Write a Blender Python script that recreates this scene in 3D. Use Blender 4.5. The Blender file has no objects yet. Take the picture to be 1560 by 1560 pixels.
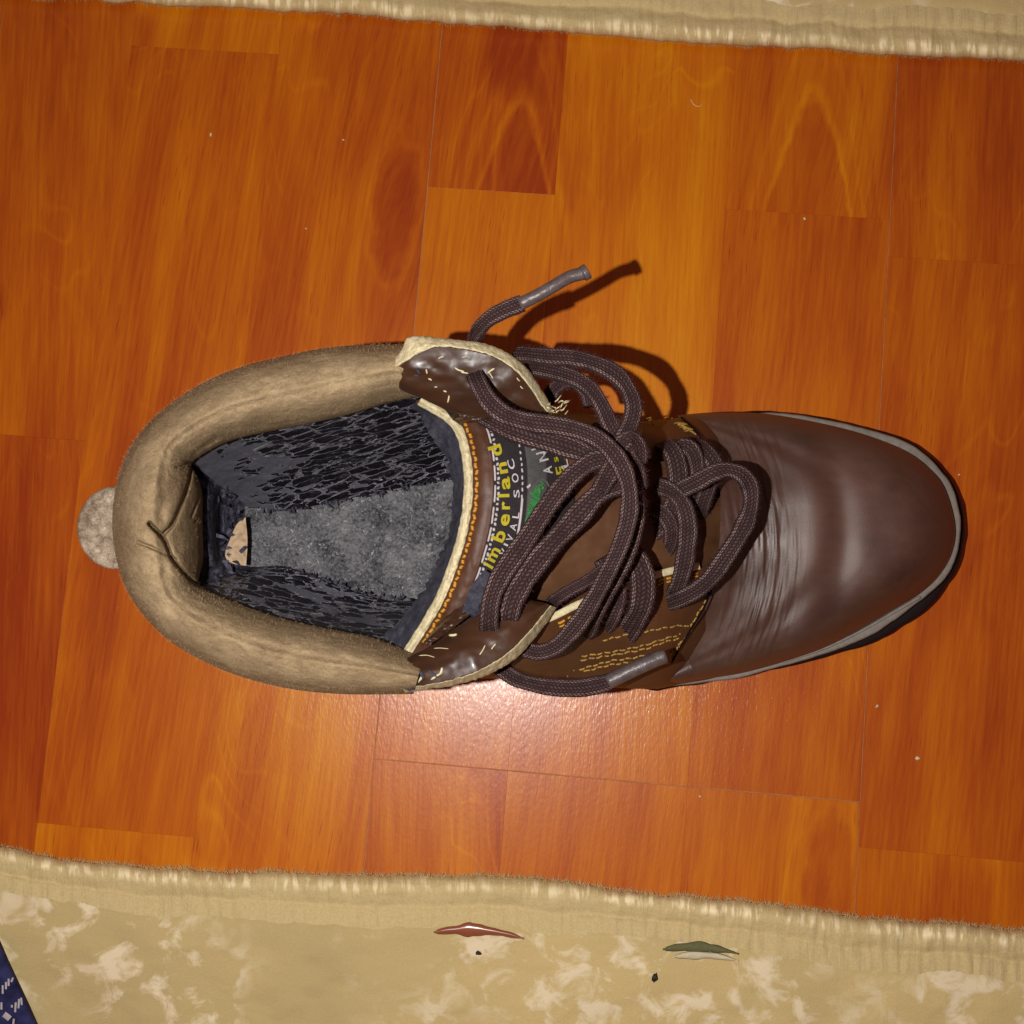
import bpy, math, random
import numpy as np
from mathutils import Vector, Matrix
random.seed(4); rng = np.random.default_rng(7)
sc = bpy.context.scene
# ------------------------------------------------------------ camera, world, flash, exposure
F, H = 1720.0, 0.45                                   # focal length in photo pixels, lens height above the floor
up = -np.array([(850-780)/F, -(956-780)/F, -1.0]); up /= np.linalg.norm(up)
ax = np.array([1.0, 0, 0]); ax -= up*ax.dot(up); ax /= np.linalg.norm(ax)
R = np.array([ax, np.cross(up, ax), up])
cam = bpy.data.objects.new('camera', bpy.data.cameras.new('camera')); sc.collection.objects.link(cam)
cam.matrix_world = Matrix.Translation((0, 0, H)) @ Matrix(R.tolist()).to_4x4()
cam.data.sensor_width = 36; cam.data.lens = F/1560*36; cam.data.clip_start = .01; cam.data.clip_end = 20
sc.camera = cam
w = bpy.data.worlds.new('World'); sc.world = w; w.use_nodes = True
w.node_tree.nodes['Background'].inputs[0].default_value = (1.0, .44, .35, 1)
w.node_tree.nodes['Background'].inputs[1].default_value = .12
fl = bpy.data.lights.new('flash', 'POINT'); fl.energy = 7.6; fl.shadow_soft_size = .0022; fl.color = (1, .965, .93)
flo = bpy.data.objects.new('flash', fl); flo.location = (-.052, -.006, H+.004); sc.collection.objects.link(flo)
sc.view_settings.view_transform = 'Standard'; sc.view_settings.look = 'None'
sc.view_settings.gamma = 1; sc.view_settings.exposure = 0.0

# ------------------------------------------------------------ helpers
def U(p):
    """photo ray + height above the floor -> world point"""
    p = np.asarray(p, float); s = p.shape; p = p.reshape(-1, 3)
    d = np.stack([(p[:, 0]-780)/F, -(p[:, 1]-780)/F, -np.ones(len(p))], 1) @ R.T
    t = (p[:, 2]-H)/d[:, 2]
    return (np.stack([d[:, 0]*t, d[:, 1]*t, p[:, 2]], 1)).reshape(s)
def lin(c):
    c = c/255.0
    return c/12.92 if c < .04045 else ((c+.055)/1.055)**2.4
def rgb(r, g, b, k=1.0): return (lin(r)*k, lin(g)*k, lin(b)*k, 1)

def herm(P, T, q):
    P = np.asarray(P, float); n = len(P)
    m = np.zeros_like(P)
    m[1:-1] = (P[2:]-P[:-2])/((T[2:]-T[:-2]).reshape((-1,)+(1,)*(P.ndim-1)))
    m[0] = (P[1]-P[0])/(T[1]-T[0]); m[-1] = (P[-1]-P[-2])/(T[-1]-T[-2])
    i = np.clip(np.searchsorted(T, q, 'right')-1, 0, n-2)
    h = T[i+1]-T[i]; t = (q-T[i])/h
    sh = (-1,)+(1,)*(P.ndim-1); t = t.reshape(sh); h = h.reshape(sh)
    return ((2*t**3-3*t**2+1)*P[i] + (t**3-2*t**2+t)*h*m[i] + (-2*t**3+3*t**2)*P[i+1] + (t**3-t**2)*h*m[i+1])
def resamp(pts, n, index=False, q=None):
    P = np.asarray(pts, float)
    if index: T = np.linspace(0, 1, len(P))
    else:
        d = np.r_[0, np.cumsum(np.linalg.norm(np.diff(P[:, :2], axis=0), axis=1)+1e-6)]; T = d/d[-1]
    return herm(P, T, np.linspace(0, 1, n) if q is None else np.asarray(q, float))

def vnoise(x, y, seed=0):
    g = np.random.default_rng(seed).random((256, 256))
    xi = np.floor(x).astype(int); yi = np.floor(y).astype(int); fx = x-xi; fy = y-yi
    fx = fx*fx*(3-2*fx); fy = fy*fy*(3-2*fy)
    a = g[xi & 255, yi & 255]; b = g[(xi+1) & 255, yi & 255]; c = g[xi & 255, (yi+1) & 255]; d = g[(xi+1) & 255, (yi+1) & 255]
    return (a*(1-fx)+b*fx)*(1-fy)+(c*(1-fx)+d*fx)*fy - .5
def fbm(x, y, seed=0, o=4):
    return sum(vnoise(x*2**k, y*2**k, seed+k)/2**k for k in range(o))
def pldist(px, py, pl):
    pl = np.asarray(resamp([(a, b, 0) for a, b in pl], 24))[:, :2]
    best = np.full(px.shape, 1e9)
    for a, b in zip(pl[:-1], pl[1:]):
        ab = b-a; t = np.clip(((px-a[0])*ab[0]+(py-a[1])*ab[1])/(ab@ab+1e-9), 0, 1)
        best = np.minimum(best, np.hypot(px-a[0]-t*ab[0], py-a[1]-t*ab[1]))
    return best

def link(o, parent=None):
    sc.collection.objects.link(o)
    if parent is not None: o.parent = parent
    return o
def origin(parent):
    v = np.zeros(3)
    while parent is not None:
        v += np.array(parent.location); parent = parent.parent
    return v
def mesh_obj(name, verts, faces, mat, parent=None, uvs=None, smooth=True, kind=None, label=None):
    me = bpy.data.meshes.new(name)
    v = np.asarray(verts, float)-origin(parent)
    me.from_pydata(v.tolist(), [], [tuple(int(i) for i in f) for f in faces]); 
    if uvs is not None:
        uv = me.uv_layers.new(name='UVMap'); li = np.empty(len(me.loops), int); me.loops.foreach_get('vertex_index', li)
        uv.data.foreach_set('uv', np.asarray(uvs, float)[li].ravel())
    if smooth: me.polygons.foreach_set('use_smooth', [True]*len(me.polygons))
    me.materials.append(mat); me.update()
    o = bpy.data.objects.new(name, me); link(o, parent)
    if kind: o['kind'] = kind
    if label: o['label'] = label
    return o
def tag(o, label, cat, group=None):
    o['label'] = label; o['category'] = cat
    if group: o['group'] = group
    return o
def empty(name, loc, label, cat, group=None):
    e = bpy.data.objects.new(name, None); e.location = loc; link(e); e.empty_display_size = .02
    return tag(e, label, cat, group)

class Surf:
    """grid surface given by rows of (px,py,z)"""
    def __init__(s, rows, nu, nv, index=True, vs=None, disp=None):
        rows = [resamp(r, nu, index) for r in rows]
        A = np.stack(rows)
        T = np.linspace(0, 1, len(rows)) if vs is None else np.asarray(vs, float)
        s.G = herm(A, T, np.linspace(0, 1, nv))            # nv x nu x 3
        s.v, s.u = np.meshgrid(np.linspace(0, 1, nv), np.linspace(0, 1, nu), indexing='ij')
        if disp is not None: s.G[..., 2] += disp(s.G[..., 0], s.G[..., 1], s.u, s.v)
    def obj(s, name, mat, parent=None, solid=0, flip=None, **k):
        nv, nu = s.G.shape[:2]; W = U(s.G); V = W.reshape(-1, 3)
        j, i = np.meshgrid(np.arange(nv-1), np.arange(nu-1), indexing='ij'); a = (j*nu+i).ravel()
        Fc = np.stack([a, a+1, a+nu+1, a+nu], 1)
        n = np.cross(V[Fc[:, 1]]-V[Fc[:, 0]], V[Fc[:, 3]]-V[Fc[:, 0]])
        view = np.array([0, 0, H])-V[Fc[:, 0]]
        if (n*view).sum() < 0: Fc = Fc[:, ::-1]
        du = np.linalg.norm(np.diff(W[nv//2], axis=0), axis=1).sum(); dv = np.linalg.norm(np.diff(W[:, nu//2], axis=0), axis=1).sum()
        uv = np.stack([s.u.ravel()*du, s.v.ravel()*dv], 1)
        o = mesh_obj(name, V, Fc, mat, parent, uv, **k)
        if solid:
            m = o.modifiers.new('thickness', 'SOLIDIFY'); m.thickness = solid; m.offset = -1
        return o
    def zat(s, px, py):
        d = (s.G[..., 0]-px)**2+(s.G[..., 1]-py)**2
        i = np.argmin(d); return s.G[..., 2].ravel()[i]

# ---- materials
class Mt:
    def __init__(s, name, rough=.6, spec=.5, **k):
        s.m = bpy.data.materials.new(name); s.m.use_nodes = True; s.t = s.m.node_tree
        s.b = s.t.nodes['Principled BSDF']; s.set('Roughness', rough); s.set('Specular IOR Level', spec)
        for a, v in k.items(): s.set(a.replace('_', ' '), v)
        s.tc = s.t.nodes.new('ShaderNodeTexCoord'); s.O = s.tc.outputs['Object']; s.UV = s.tc.outputs['UV']
    def set(s, n, v):
        if hasattr(v, 'is_output'): s.t.links.new(v, s.b.inputs[n])
        else: s.b.inputs[n].default_value = v
    def nd(s, ty, ins={}, out=0, **props):
        n = s.t.nodes.new('ShaderNode'+ty)
        for a, v in props.items(): setattr(n, a, v)
        for a, v in ins.items():
            if hasattr(v, 'is_output'): s.t.links.new(v, n.inputs[a])
            else: n.inputs[a].default_value = v
        return n.outputs[out]
    def mp(s, vec, scale=(1, 1, 1), loc=(0, 0, 0), rot=(0, 0, 0)):
        return s.nd('Mapping', {'Vector': vec, 'Scale': scale, 'Location': loc, 'Rotation': rot})
    def noise(s, vec, scale, detail=4, rough=.55, dist=0):
        return s.nd('TexNoise', {'Vector': vec, 'Scale': scale, 'Detail': detail, 'Roughness': rough, 'Distortion': dist})
    def ramp(s, fac, stops, interp='LINEAR'):
        n = s.t.nodes.new('ShaderNodeValToRGB'); s.t.links.new(fac, n.inputs[0]); e = n.color_ramp.elements; n.color_ramp.interpolation = interp
        while len(e) < len(stops): e.new(.5)
        for el, (p, c) in zip(e, stops):
            el.position = p; el.color = c if hasattr(c, '__len__') else (c, c, c, 1)
        return n.outputs[0]
    def mix(s, f, a, b, blend='MIX'):
        n = s.t.nodes.new('ShaderNodeMix'); n.data_type = 'RGBA'; n.blend_type = blend
        for i, v in ((0, f), (6, a), (7, b)):
            if hasattr(v, 'is_output'): s.t.links.new(v, n.inputs[i])
            else: n.inputs[i].default_value = v
        return n.outputs[2]
    def ma(s, op, a, b=0.0, c=0.0):
        n = s.t.nodes.new('ShaderNodeMath'); n.operation = op
        for i, v in enumerate((a, b, c)):
            if hasattr(v, 'is_output'): s.t.links.new(v, n.inputs[i])
            else: n.inputs[i].default_value = v
        return n.outputs[0]
    def bump(s, h, dist, strength=1.0, normal=None, to='Normal'):
        ins = {'Height': h, 'Distance': dist, 'Strength': strength}
        if normal is not None: ins['Normal'] = normal
        n = s.nd('Bump', ins); 
        if to: s.set(to, n)
        return n

# floor: lacquered laminate, colour driven by each plank's object colour (red channel: red-brown..honey)
def m_wood():
    g = Mt('lacquered_wood', rough=.31, spec=.36)
    oi = g.t.nodes.new('ShaderNodeObjectInfo')
    off = g.nd('CombineXYZ', {'X': g.ma('MULTIPLY', oi.outputs['Random'], 9), 'Y': g.ma('MULTIPLY', oi.outputs['Random'], 37), 'Z': 0.0})
    osep = g.nd('SeparateXYZ', {'Vector': g.O}); OX = osep; OY = osep.node.outputs[1]
    csep = g.nd('SeparateColor', {'Color': oi.outputs['Color']}); CG = csep.node.outputs[1]; CB = csep.node.outputs[2]
    kx = g.ma('SUBTRACT', OX, g.ma('MULTIPLY', g.ma('SUBTRACT', CG, .5), .1)); ky = g.ma('SUBTRACT', OY, g.ma('MULTIPLY', g.ma('SUBTRACT', CB, .5), .5))
    kw = g.noise(g.O, 60, 3)
    r2 = g.ma('ADD', g.ma('POWER', g.ma('ABSOLUTE', g.ma('DIVIDE', kx, .0085)), 2.0), g.ma('POWER', g.ma('ABSOLUTE', g.ma('DIVIDE', ky, .027)), 2.0))
    kn = g.ma('EXPONENT', g.ma('MULTIPLY', r2, -.22))
    r2w = g.ma('ADD', g.ma('SQRT', r2), g.ma('MULTIPLY', g.ma('SUBTRACT', kw, .5), 1.1))
    bend = g.ma('ADD', g.ma('MULTIPLY', g.ma('MULTIPLY', kx, kn), -.75), g.ma('MULTIPLY', OY, g.ma('MULTIPLY', g.ma('SUBTRACT', g.ma('FRACT', g.ma('MULTIPLY', oi.outputs['Random'], 13.7)), .5), .16)))
    warp = g.nd('CombineXYZ', {'X': bend, 'Y': 0.0, 'Z': 0.0})
    p = g.nd('VectorMath', {0: g.nd('VectorMath', {0: g.O, 1: warp}, operation='ADD'), 1: off}, operation='ADD')
    big = g.noise(g.mp(p, (1, .28, 1)), 26, 3, .5, .6)                     # broad figure
    wave = g.nd('TexWave', {'Vector': g.mp(p, (1, .16, 1)), 'Scale': 13, 'Distortion': 7, 'Detail': 3, 'Detail Scale': 1.2, 'Detail Roughness': .55}, out=1, wave_profile='SIN')
    fine = g.noise(g.mp(p, (1, .045, 1)), 640, 5, .68)
    med = g.noise(g.mp(p, (1, .07, 1)), 110, 3, .55)
    f = g.ma('ADD', g.ma('MULTIPLY', big, .62), g.ma('MULTIPLY', wave, .09))
    f = g.ma('ADD', f, g.ma('MULTIPLY', g.ma('SUBTRACT', fine, .5), .62))
    f = g.ma('ADD', f, g.ma('MULTIPLY', g.ma('SUBTRACT', med, .5), .44))
    sep = g.nd('SeparateColor', {'Color': oi.outputs['Color']})
    f = g.ma('ADD', f, g.ma('MULTIPLY', g.ma('SUBTRACT', sep, .5), .62))
    fig = g.noise(g.mp(p, (1, .42, 1)), 15, 2, .5, 1.4)                       # cathedral contour lines
    ct = g.ramp(g.ma('ABSOLUTE', g.ma('SUBTRACT', g.ma('FRACT', g.ma('MULTIPLY', fig, 9.0)), .5)), [(.0, 1), (.13, .0)])
    ctm = g.ramp(g.noise(g.mp(p, (1, .5, 1)), 13, 2), [(.47, 0), (.62, 1)])
    f = g.ma('ADD', f, g.ma('MULTIPLY', g.ma('MULTIPLY', ct, ctm), .13))
    blob = g.ramp(g.noise(g.mp(p, (1, .45, 1), loc=(5, 2, 0)), 17, 1, .4, .5), [(.66, 0), (.70, 1)])
    f = g.ma('SUBTRACT', f, g.ma('MULTIPLY', blob, .2))
    arch = g.ma('LESS_THAN', oi.outputs['Alpha'], .75)                      # plain-sawn strips: nested arches
    A = g.ma('ADD', g.ma('ADD', g.ma('DIVIDE', ky, .021), g.ma('POWER', g.ma('ABSOLUTE', g.ma('DIVIDE', kx, .0098)), 1.6)), g.ma('MULTIPLY', g.ma('SUBTRACT', kw, .5), 1.0))
    ln = lambda c, w_: g.ramp(g.ma('ABSOLUTE', g.ma('SUBTRACT', A, c)), [(.0, 1), (w_, 0)])
    av = g.ma('ADD', g.ma('MULTIPLY', g.ramp(g.ma('MULTIPLY', A, .5), [(-.0, 1), (.12, 0)]), -.10), g.ma('ADD', g.ma('MULTIPLY', ln(.35, .35), .17), g.ma('ADD', g.ma('MULTIPLY', ln(1.7, .3), .09), g.ma('MULTIPLY', ln(3.2, .4), -.08))))
    f = g.ma('ADD', f, g.ma('MULTIPLY', av, arch))
    r2w = g.ma('ADD', r2w, g.ma('MULTIPLY', arch, 9.0))
    kmask = g.ramp(g.ma('MULTIPLY', r2w, .5), [(.40, 1), (.58, 0)])
    halo = g.ramp(g.ma('ABSOLUTE', g.ma('SUBTRACT', g.ma('MULTIPLY', r2w, .5), .62)), [(.0, 1), (.12, 0)])
    f = g.ma('ADD', g.ma('SUBTRACT', f, g.ma('MULTIPLY', kmask, .13)), g.ma('MULTIPLY', halo, .08))
    col = g.ramp(f, [(.02, rgb(146, 54, 12)), (.25, rgb(170, 78, 12)), (.48, rgb(189, 101, 10)), (.68, rgb(202, 122, 10)), (.95, rgb(210, 146, 24))])
    # knots and pore dashes
    pore = g.nd('TexVoronoi', {'Vector': g.mp(p, (1, .06, 1)), 'Scale': 880, 'Randomness': 1.0})
    pm = g.ramp(pore, [(.07, 1), (.2, 0)])
    reg = g.ramp(g.noise(g.mp(p, (1, .4, 1)), 22, 2), [(.42, 0.1), (.62, 1)])
    col = g.mix(g.ma('MULTIPLY', g.ma('MULTIPLY', pm, reg), .6), col, rgb(112, 38, 10))
    g.set('Base Color', col)
    # pressed lacquer texture: small vertical dimples that sparkle round the flash
    d1 = g.noise(g.mp(g.O, (1, .35, 1)), 1900, 2, .5)
    d2 = g.nd('TexVoronoi', {'Vector': g.mp(g.O, (1, .4, 1)), 'Scale': 1150}, feature='SMOOTH_F1')
    h = g.ma('ADD', g.ma('MULTIPLY', fine, 1.0), g.ma('ADD', g.ma('MULTIPLY', d1, .5), g.ma('MULTIPLY', d2, .55)))
    g.bump(h, .00010, .5)
    g.set('Coat Weight', .34); g.set('Coat Roughness', .18); g.set('Coat IOR', 1.5); g.bump(h, .00018, .6, to='Coat Normal')
    return g.m
def m_plain(name, c, rough=.7, spec=.3, nscale=900, amp=.25, bd=.0002, bs=.5, c2=None, det=5):
    g = Mt(name, rough, spec); n = g.noise(g.O, nscale, det, .6)
    c2 = c2 or tuple(x*(1-amp) for x in c[:3])+(1,)
    n2 = g.noise(g.O, nscale*.12, 3, .6)
    f = g.ma('ADD', g.ma('MULTIPLY', n, .6), g.ma('MULTIPLY', n2, .4))
    g.set('Base Color', g.mix(g.ramp(f, [(.35, 0), (.62, 1)]), c2, c)); g.bump(n, bd, bs); return g.m
def m_suede(name, lo, hi):
    g = Mt(name, .95, .08)
    n1 = g.noise(g.mp(g.O, (1, 1, 1)), 55, 5, .62, .4); n2 = g.noise(g.O, 1500, 3, .7); n3 = g.noise(g.mp(g.O, (.45, 1, 1)), 260, 4, .65)
    f = g.ma('ADD', g.ma('MULTIPLY', n1, .42), g.ma('ADD', g.ma('MULTIPLY', n2, .26), g.ma('MULTIPLY', n3, .32)))
    g.set('Base Color', g.ramp(f, [(.38, lo), (.5, tuple((a+b)/2 for a, b in zip(lo, hi))), (.60, hi)]))
    b = g.bump(n3, .0010, .5, to=None); g.bump(n2, .0003, .9, normal=b); return g.m
def m_leather(name, dark, mid, rough=.42, crease=True, spec=.5, coat=0.0, bmp=.00035):
    g = Mt(name, rough, spec)
    n1 = g.noise(g.O, 24, 4, .6); n2 = g.noise(g.O, 2400, 3, .6); n3 = g.noise(g.mp(g.O, (.3, 1, 1), rot=(0, 0, .2)), 300, 4, .6)
    col = g.ramp(g.ma('ADD', g.ma('MULTIPLY', n1, .75), g.ma('MULTIPLY', n3, .25)), [(.33, dark), (.66, mid)])
    h = g.ma('MULTIPLY', n2, .35)
    if crease:
        sx = g.nd('SeparateXYZ', {'Vector': g.O}); X = sx; Y = sx.node.outputs[1]
        # local x where the vamp bends; arcs bow towards the toe
        yy = g.ma('MULTIPLY', g.ma('SUBTRACT', Y, .022), g.ma('SUBTRACT', Y, .022))
        xs = g.ma('ADD', X, g.ma('MULTIPLY', yy, 5.5))
        v = g.nd('CombineXYZ', {'X': xs, 'Y': g.ma('MULTIPLY', Y, .16), 'Z': 0.0})
        cr = g.noise(v, 560, 4, .62, .35); cr2 = g.noise(v, 1100, 2, .6, .5)
        zone = g.ramp(g.ma('ADD', xs, .5), [(.522, 0), (.545, 1), (.578, 1), (.6, 0)])   # x .022...1
        ridge = g.ramp(g.ma('ABSOLUTE', g.ma('SUBTRACT', cr, .5)), [(0.0, 1), (.03, 0)])
        zr = g.ma('MULTIPLY', zone, ridge)
        h = g.ma('ADD', h, g.ma('ADD', g.ma('MULTIPLY', zr, -.8), g.ma('MULTIPLY', g.ma('MULTIPLY', cr2, zone), .7)))
        col = g.mix(g.ma('MULTIPLY', zr, g.ramp(n3, [(.4, 0), (.62, .62)])), col, rgb(150, 118, 96, .5))
        scr = g.nd('TexVoronoi', {'Vector': g.mp(g.O, (1, .25, 1), rot=(0, 0, .5)), 'Scale': 85}, feature='DISTANCE_TO_EDGE')
        sm = g.ma('MULTIPLY', g.ramp(scr, [(0.0, 1), (.012, 0)]), g.ramp(g.noise(g.O, 30, 2), [(.6, 0), (.7, .3)]))
        col = g.mix(sm, col, rgb(150, 120, 100, .5))
    g.set('Base Color', col); g.set('Roughness', g.ramp(n1, [(.3, rough-.06), (.7, rough+.1)]))
    g.bump(h, bmp, .55)
    if coat: g.set('Coat Weight', coat); g.set('Coat Roughness', .18)
    return g.m
def m_lining(name, bias, vs=2.9, K=.6):
    g = Mt(name, .55, .3)
    p = g.mp(g.UV, (1, vs, 1)); wob = g.noise(g.UV, 170, 3, .6)
    pv = g.nd('VectorMath', {0: p, 1: g.nd('VectorMath', {0: g.nd('CombineXYZ', {'X': wob, 'Y': wob, 'Z': 0.0}), 'Scale': .016}, operation='SCALE')}, operation='ADD')
    e = g.nd('TexVoronoi', {'Vector': pv, 'Scale': 118, 'Randomness': 1.0}, feature='DISTANCE_TO_EDGE')
    e2 = g.nd('TexVoronoi', {'Vector': pv, 'Scale': 400, 'Randomness': 1.0}, feature='DISTANCE_TO_EDGE')
    c = g.nd('TexVoronoi', {'Vector': pv, 'Scale': 118, 'Randomness': 1.0}, out=1)
    cs = g.nd('SeparateColor', {'Color': c})
    sx = g.nd('SeparateXYZ', {'Vector': g.UV}); sy = sx.node.outputs[1]
    reg = g.ma('ADD', g.noise(g.mp(g.UV, (1, 1.6, 1)), 42, 3, .6), g.ma('MULTIPLY', g.ma('SUBTRACT', g.ramp(sx, [(bias[0], 0), (bias[1], 1)]), .5), bias[2]))
    thr = g.ma('ADD', g.ramp(reg, [(.44, .0), (.66, .30), (.78, .8)]), g.ma('MULTIPLY', g.ma('POWER', cs, 3.0), .10))                          # wide web where little has peeled
    lev = g.ma('SUBTRACT', e, thr)
    hole = g.ma('GREATER_THAN', lev, .028)
    rim = g.ma('MULTIPLY', g.ramp(g.ma('ABSOLUTE', g.ma('SUBTRACT', lev, .014)), [(.0, 1), (.026, 0)]), g.ramp(g.noise(g.UV, 260, 3, .6), [(.4, .1), (.6, 1)]))
    fine = g.ma('MULTIPLY', g.ramp(e2, [(.0, 1), (.06, 0)]), g.ramp(wob, [(.47, 0), (.6, .6)]))
    web = g.mix(g.noise(g.UV, 1600, 4, .7), rgb(44, 44, 54, K), rgb(130, 129, 140, K))
    web = g.mix(rim, web, rgb(180, 176, 184, K*1.1))  # pale rim round each hole: lit edges put into the colour
    blk = g.mix(fine, rgb(20, 15, 24, .6), rgb(120, 114, 122, .5))
    g.set('Base Color', g.mix(hole, web, blk))
    g.set('Roughness', g.ma('SUBTRACT', .75, g.ma('MULTIPLY', hole, .35)))
    g.bump(g.ma('SUBTRACT', g.ma('MULTIPLY', g.noise(g.UV, 1300, 3), .35), hole), .0006, .9); return g.m
def m_felt(name, lo, hi, sc_=700):
    g = Mt(name, .92, .15)
    n = g.noise(g.O, sc_, 6, .72, .6); n2 = g.noise(g.O, 120, 5, .65); v = g.nd('TexVoronoi', {'Vector': g.O, 'Scale': 330})
    f = g.ma('ADD', g.ma('MULTIPLY', n, .5), g.ma('ADD', g.ma('MULTIPLY', n2, .4), g.ma('MULTIPLY', g.ma('SUBTRACT', .5, v), .16)))
    g.set('Base Color', g.ramp(f, [(.36, lo), (.52, tuple(a*.6+b*.4 for a, b in zip(lo, hi))), (.66, hi)])); g.bump(n, .0006, .8); return g.m
def m_lace():
    g = Mt('braided_lace', .85, .15)
    s = g.nd('SeparateXYZ', {'Vector': g.UV}); u = s; v = s.node.outputs[1]       # u around, v along in lace widths
    cols = 22.0
    uc = g.ma('MULTIPLY', u, cols); fu = g.ma('FRACT', uc); iu = g.ma('FLOOR', uc)
    par = g.ma('MODULO', iu, 2.0)
    vv = g.ma('MULTIPLY', v, 4.6)
    slant = g.ma('MULTIPLY', g.ma('SUBTRACT', fu, .5), g.ma('SUBTRACT', g.ma('MULTIPLY', par, 1.5), .75))
    ph = g.ma('FRACT', g.ma('ADD', g.ma('ADD', vv, slant), g.ma('MULTIPLY', iu, .37)))
    a = g.ma('SUBTRACT', 1.0, g.ma('POWER', g.ma('MULTIPLY', g.ma('ABSOLUTE', g.ma('SUBTRACT', fu, .5)), 2.1), 2.0))
    b = g.ma('SUBTRACT', 1.0, g.ma('POWER', g.ma('MULTIPLY', g.ma('ABSOLUTE', g.ma('SUBTRACT', ph, .5)), 2.2), 2.0))
    st = g.ma('MULTIPLY', g.ma('MAXIMUM', a, 0.0), g.ma('MAXIMUM', b, 0.0))
    nz = g.noise(g.O, 2600, 3, .7); nb = g.noise(g.O, 260, 3, .6)
    # paler stitch dots along the two corded edges
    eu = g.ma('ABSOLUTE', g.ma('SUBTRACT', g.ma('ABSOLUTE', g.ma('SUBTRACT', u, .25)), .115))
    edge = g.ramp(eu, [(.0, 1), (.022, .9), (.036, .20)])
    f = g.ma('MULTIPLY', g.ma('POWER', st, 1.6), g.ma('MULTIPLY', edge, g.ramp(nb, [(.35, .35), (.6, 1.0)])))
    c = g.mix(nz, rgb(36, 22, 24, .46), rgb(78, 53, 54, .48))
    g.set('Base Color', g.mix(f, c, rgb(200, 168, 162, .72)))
    g.bump(g.ma('ADD', st, g.ma('MULTIPLY', nz, .5)), .00028, .9); return g.m
def m_carpet():
    g = Mt('beige_carpet', .95, .05); g.set('Sheen Weight', .2)
    n1 = g.noise(g.O, 26, 5, .62, .8); n2 = g.noise(g.mp(g.O, (1, 1.3, 1)), 1100, 3, .7); n3 = g.noise(g.O, 9, 3, .5)
    v = g.noise(g.mp(g.O, (1, 1.25, 1), loc=(3.1, 1.7, 0)), 75, 5, .62, .5)
    base = g.mix(g.ramp(n3, [(.35, 0), (.65, 1)]), rgb(178, 159, 112, 1.18), rgb(194, 173, 120, 1.18))
    base = g.mix(g.ma('MULTIPLY', n2, .35), base, rgb(128, 106, 68, 1.0))
    bl = g.ma('MULTIPLY', g.ramp(v, [(.50, 0), (.62, 1)]), g.ramp(g.noise(g.O, 16, 3), [(.40, 0), (.56, .95)]))
    g.set('Base Color', g.mix(bl, base, rgb(220, 204, 170, 1.05)))
    bb = g.bump(n1, .0015, .25, to=None); g.bump(n2, .0004, .5, normal=bb); return g.m
def m_hem():
    g = Mt('stretched_hem', .85, .12)
    s = g.nd('SeparateXYZ', {'Vector': g.UV}); 
    q = g.nd('CombineXYZ', {'X': s, 'Y': g.ma('MULTIPLY', s.node.outputs[1], .10), 'Z': 0.0})
    a = g.noise(q, 330, 3, .6, .2); m = g.noise(g.O, 20, 2); n2 = g.noise(g.O, 1100, 3, .7)
    base = g.mix(n2, rgb(164, 145, 102, 1.15), rgb(204, 184, 134, 1.15))
    g.set('Base Color', g.mix(g.ma('MULTIPLY', g.ma('MULTIPLY', g.ramp(g.ma('ADD', s.node.outputs[1], g.ma('MULTIPLY', g.noise(g.O, 70, 2), .006)), [(.006, 0), (.008, 1), (.0135, 1), (.016, 0)]), g.ramp(a, [(.48, 0), (.58, 1)])), g.ramp(m, [(.38, .5), (.62, 1)])), base, rgb(236, 220, 178, 1.1)))
    bb = g.bump(a, .0012, .6, to=None); g.bump(n2, .0004, .5, normal=bb); return g.m

WOOD = m_wood()
SUEDE = m_suede('khaki_suede', rgb(136, 115, 86, .84), rgb(174, 152, 118, .9))
TAB = m_felt('speckled_suede', rgb(120, 102, 84, .85), rgb(232, 214, 188, .95), 1500)
VAMP = m_leather('brown_leather', rgb(60, 35, 25, .80), rgb(90, 58, 44, .88), .53, spec=1.0)
QLEA = m_leather('tan_brown_leather', rgb(78, 44, 22, .62), rgb(112, 70, 36, .62), .5, crease=False)
TLEA = m_leather('tongue_leather', rgb(92, 58, 36, .55), rgb(134, 92, 60, .55), .45, crease=False)
GLEA = m_leather('glossy_worn_leather', rgb(54, 32, 20, .6), rgb(92, 56, 32, .6), .42, crease=False, coat=.15, bmp=.00005)
BAND = m_leather('band_leather', rgb(84, 48, 26, .5), rgb(110, 64, 34, .5), .5, crease=False)
RAW = m_plain('raw_leather_edge', rgb(250, 238, 196, .72), .9, .1, 1300, .4, .0003, .7, c2=rgb(222, 204, 158, .66))
LINING = m_lining('peeled_lining', (.034, .074, .36)); LINING2 = m_lining('peeled_lining_side', (.2, .3, .13), 1.5, 1.0)  # side copy: web colour raised to offset dim light on the steep wall
DARKF = m_felt('dark_fabric', rgb(24, 22, 32, .7), rgb(130, 128, 148, .8), 800)
BLUEF = m_felt('blue_grey_felt', rgb(62, 62, 76, .62), rgb(116, 114, 126, .62), 1100)
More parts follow.
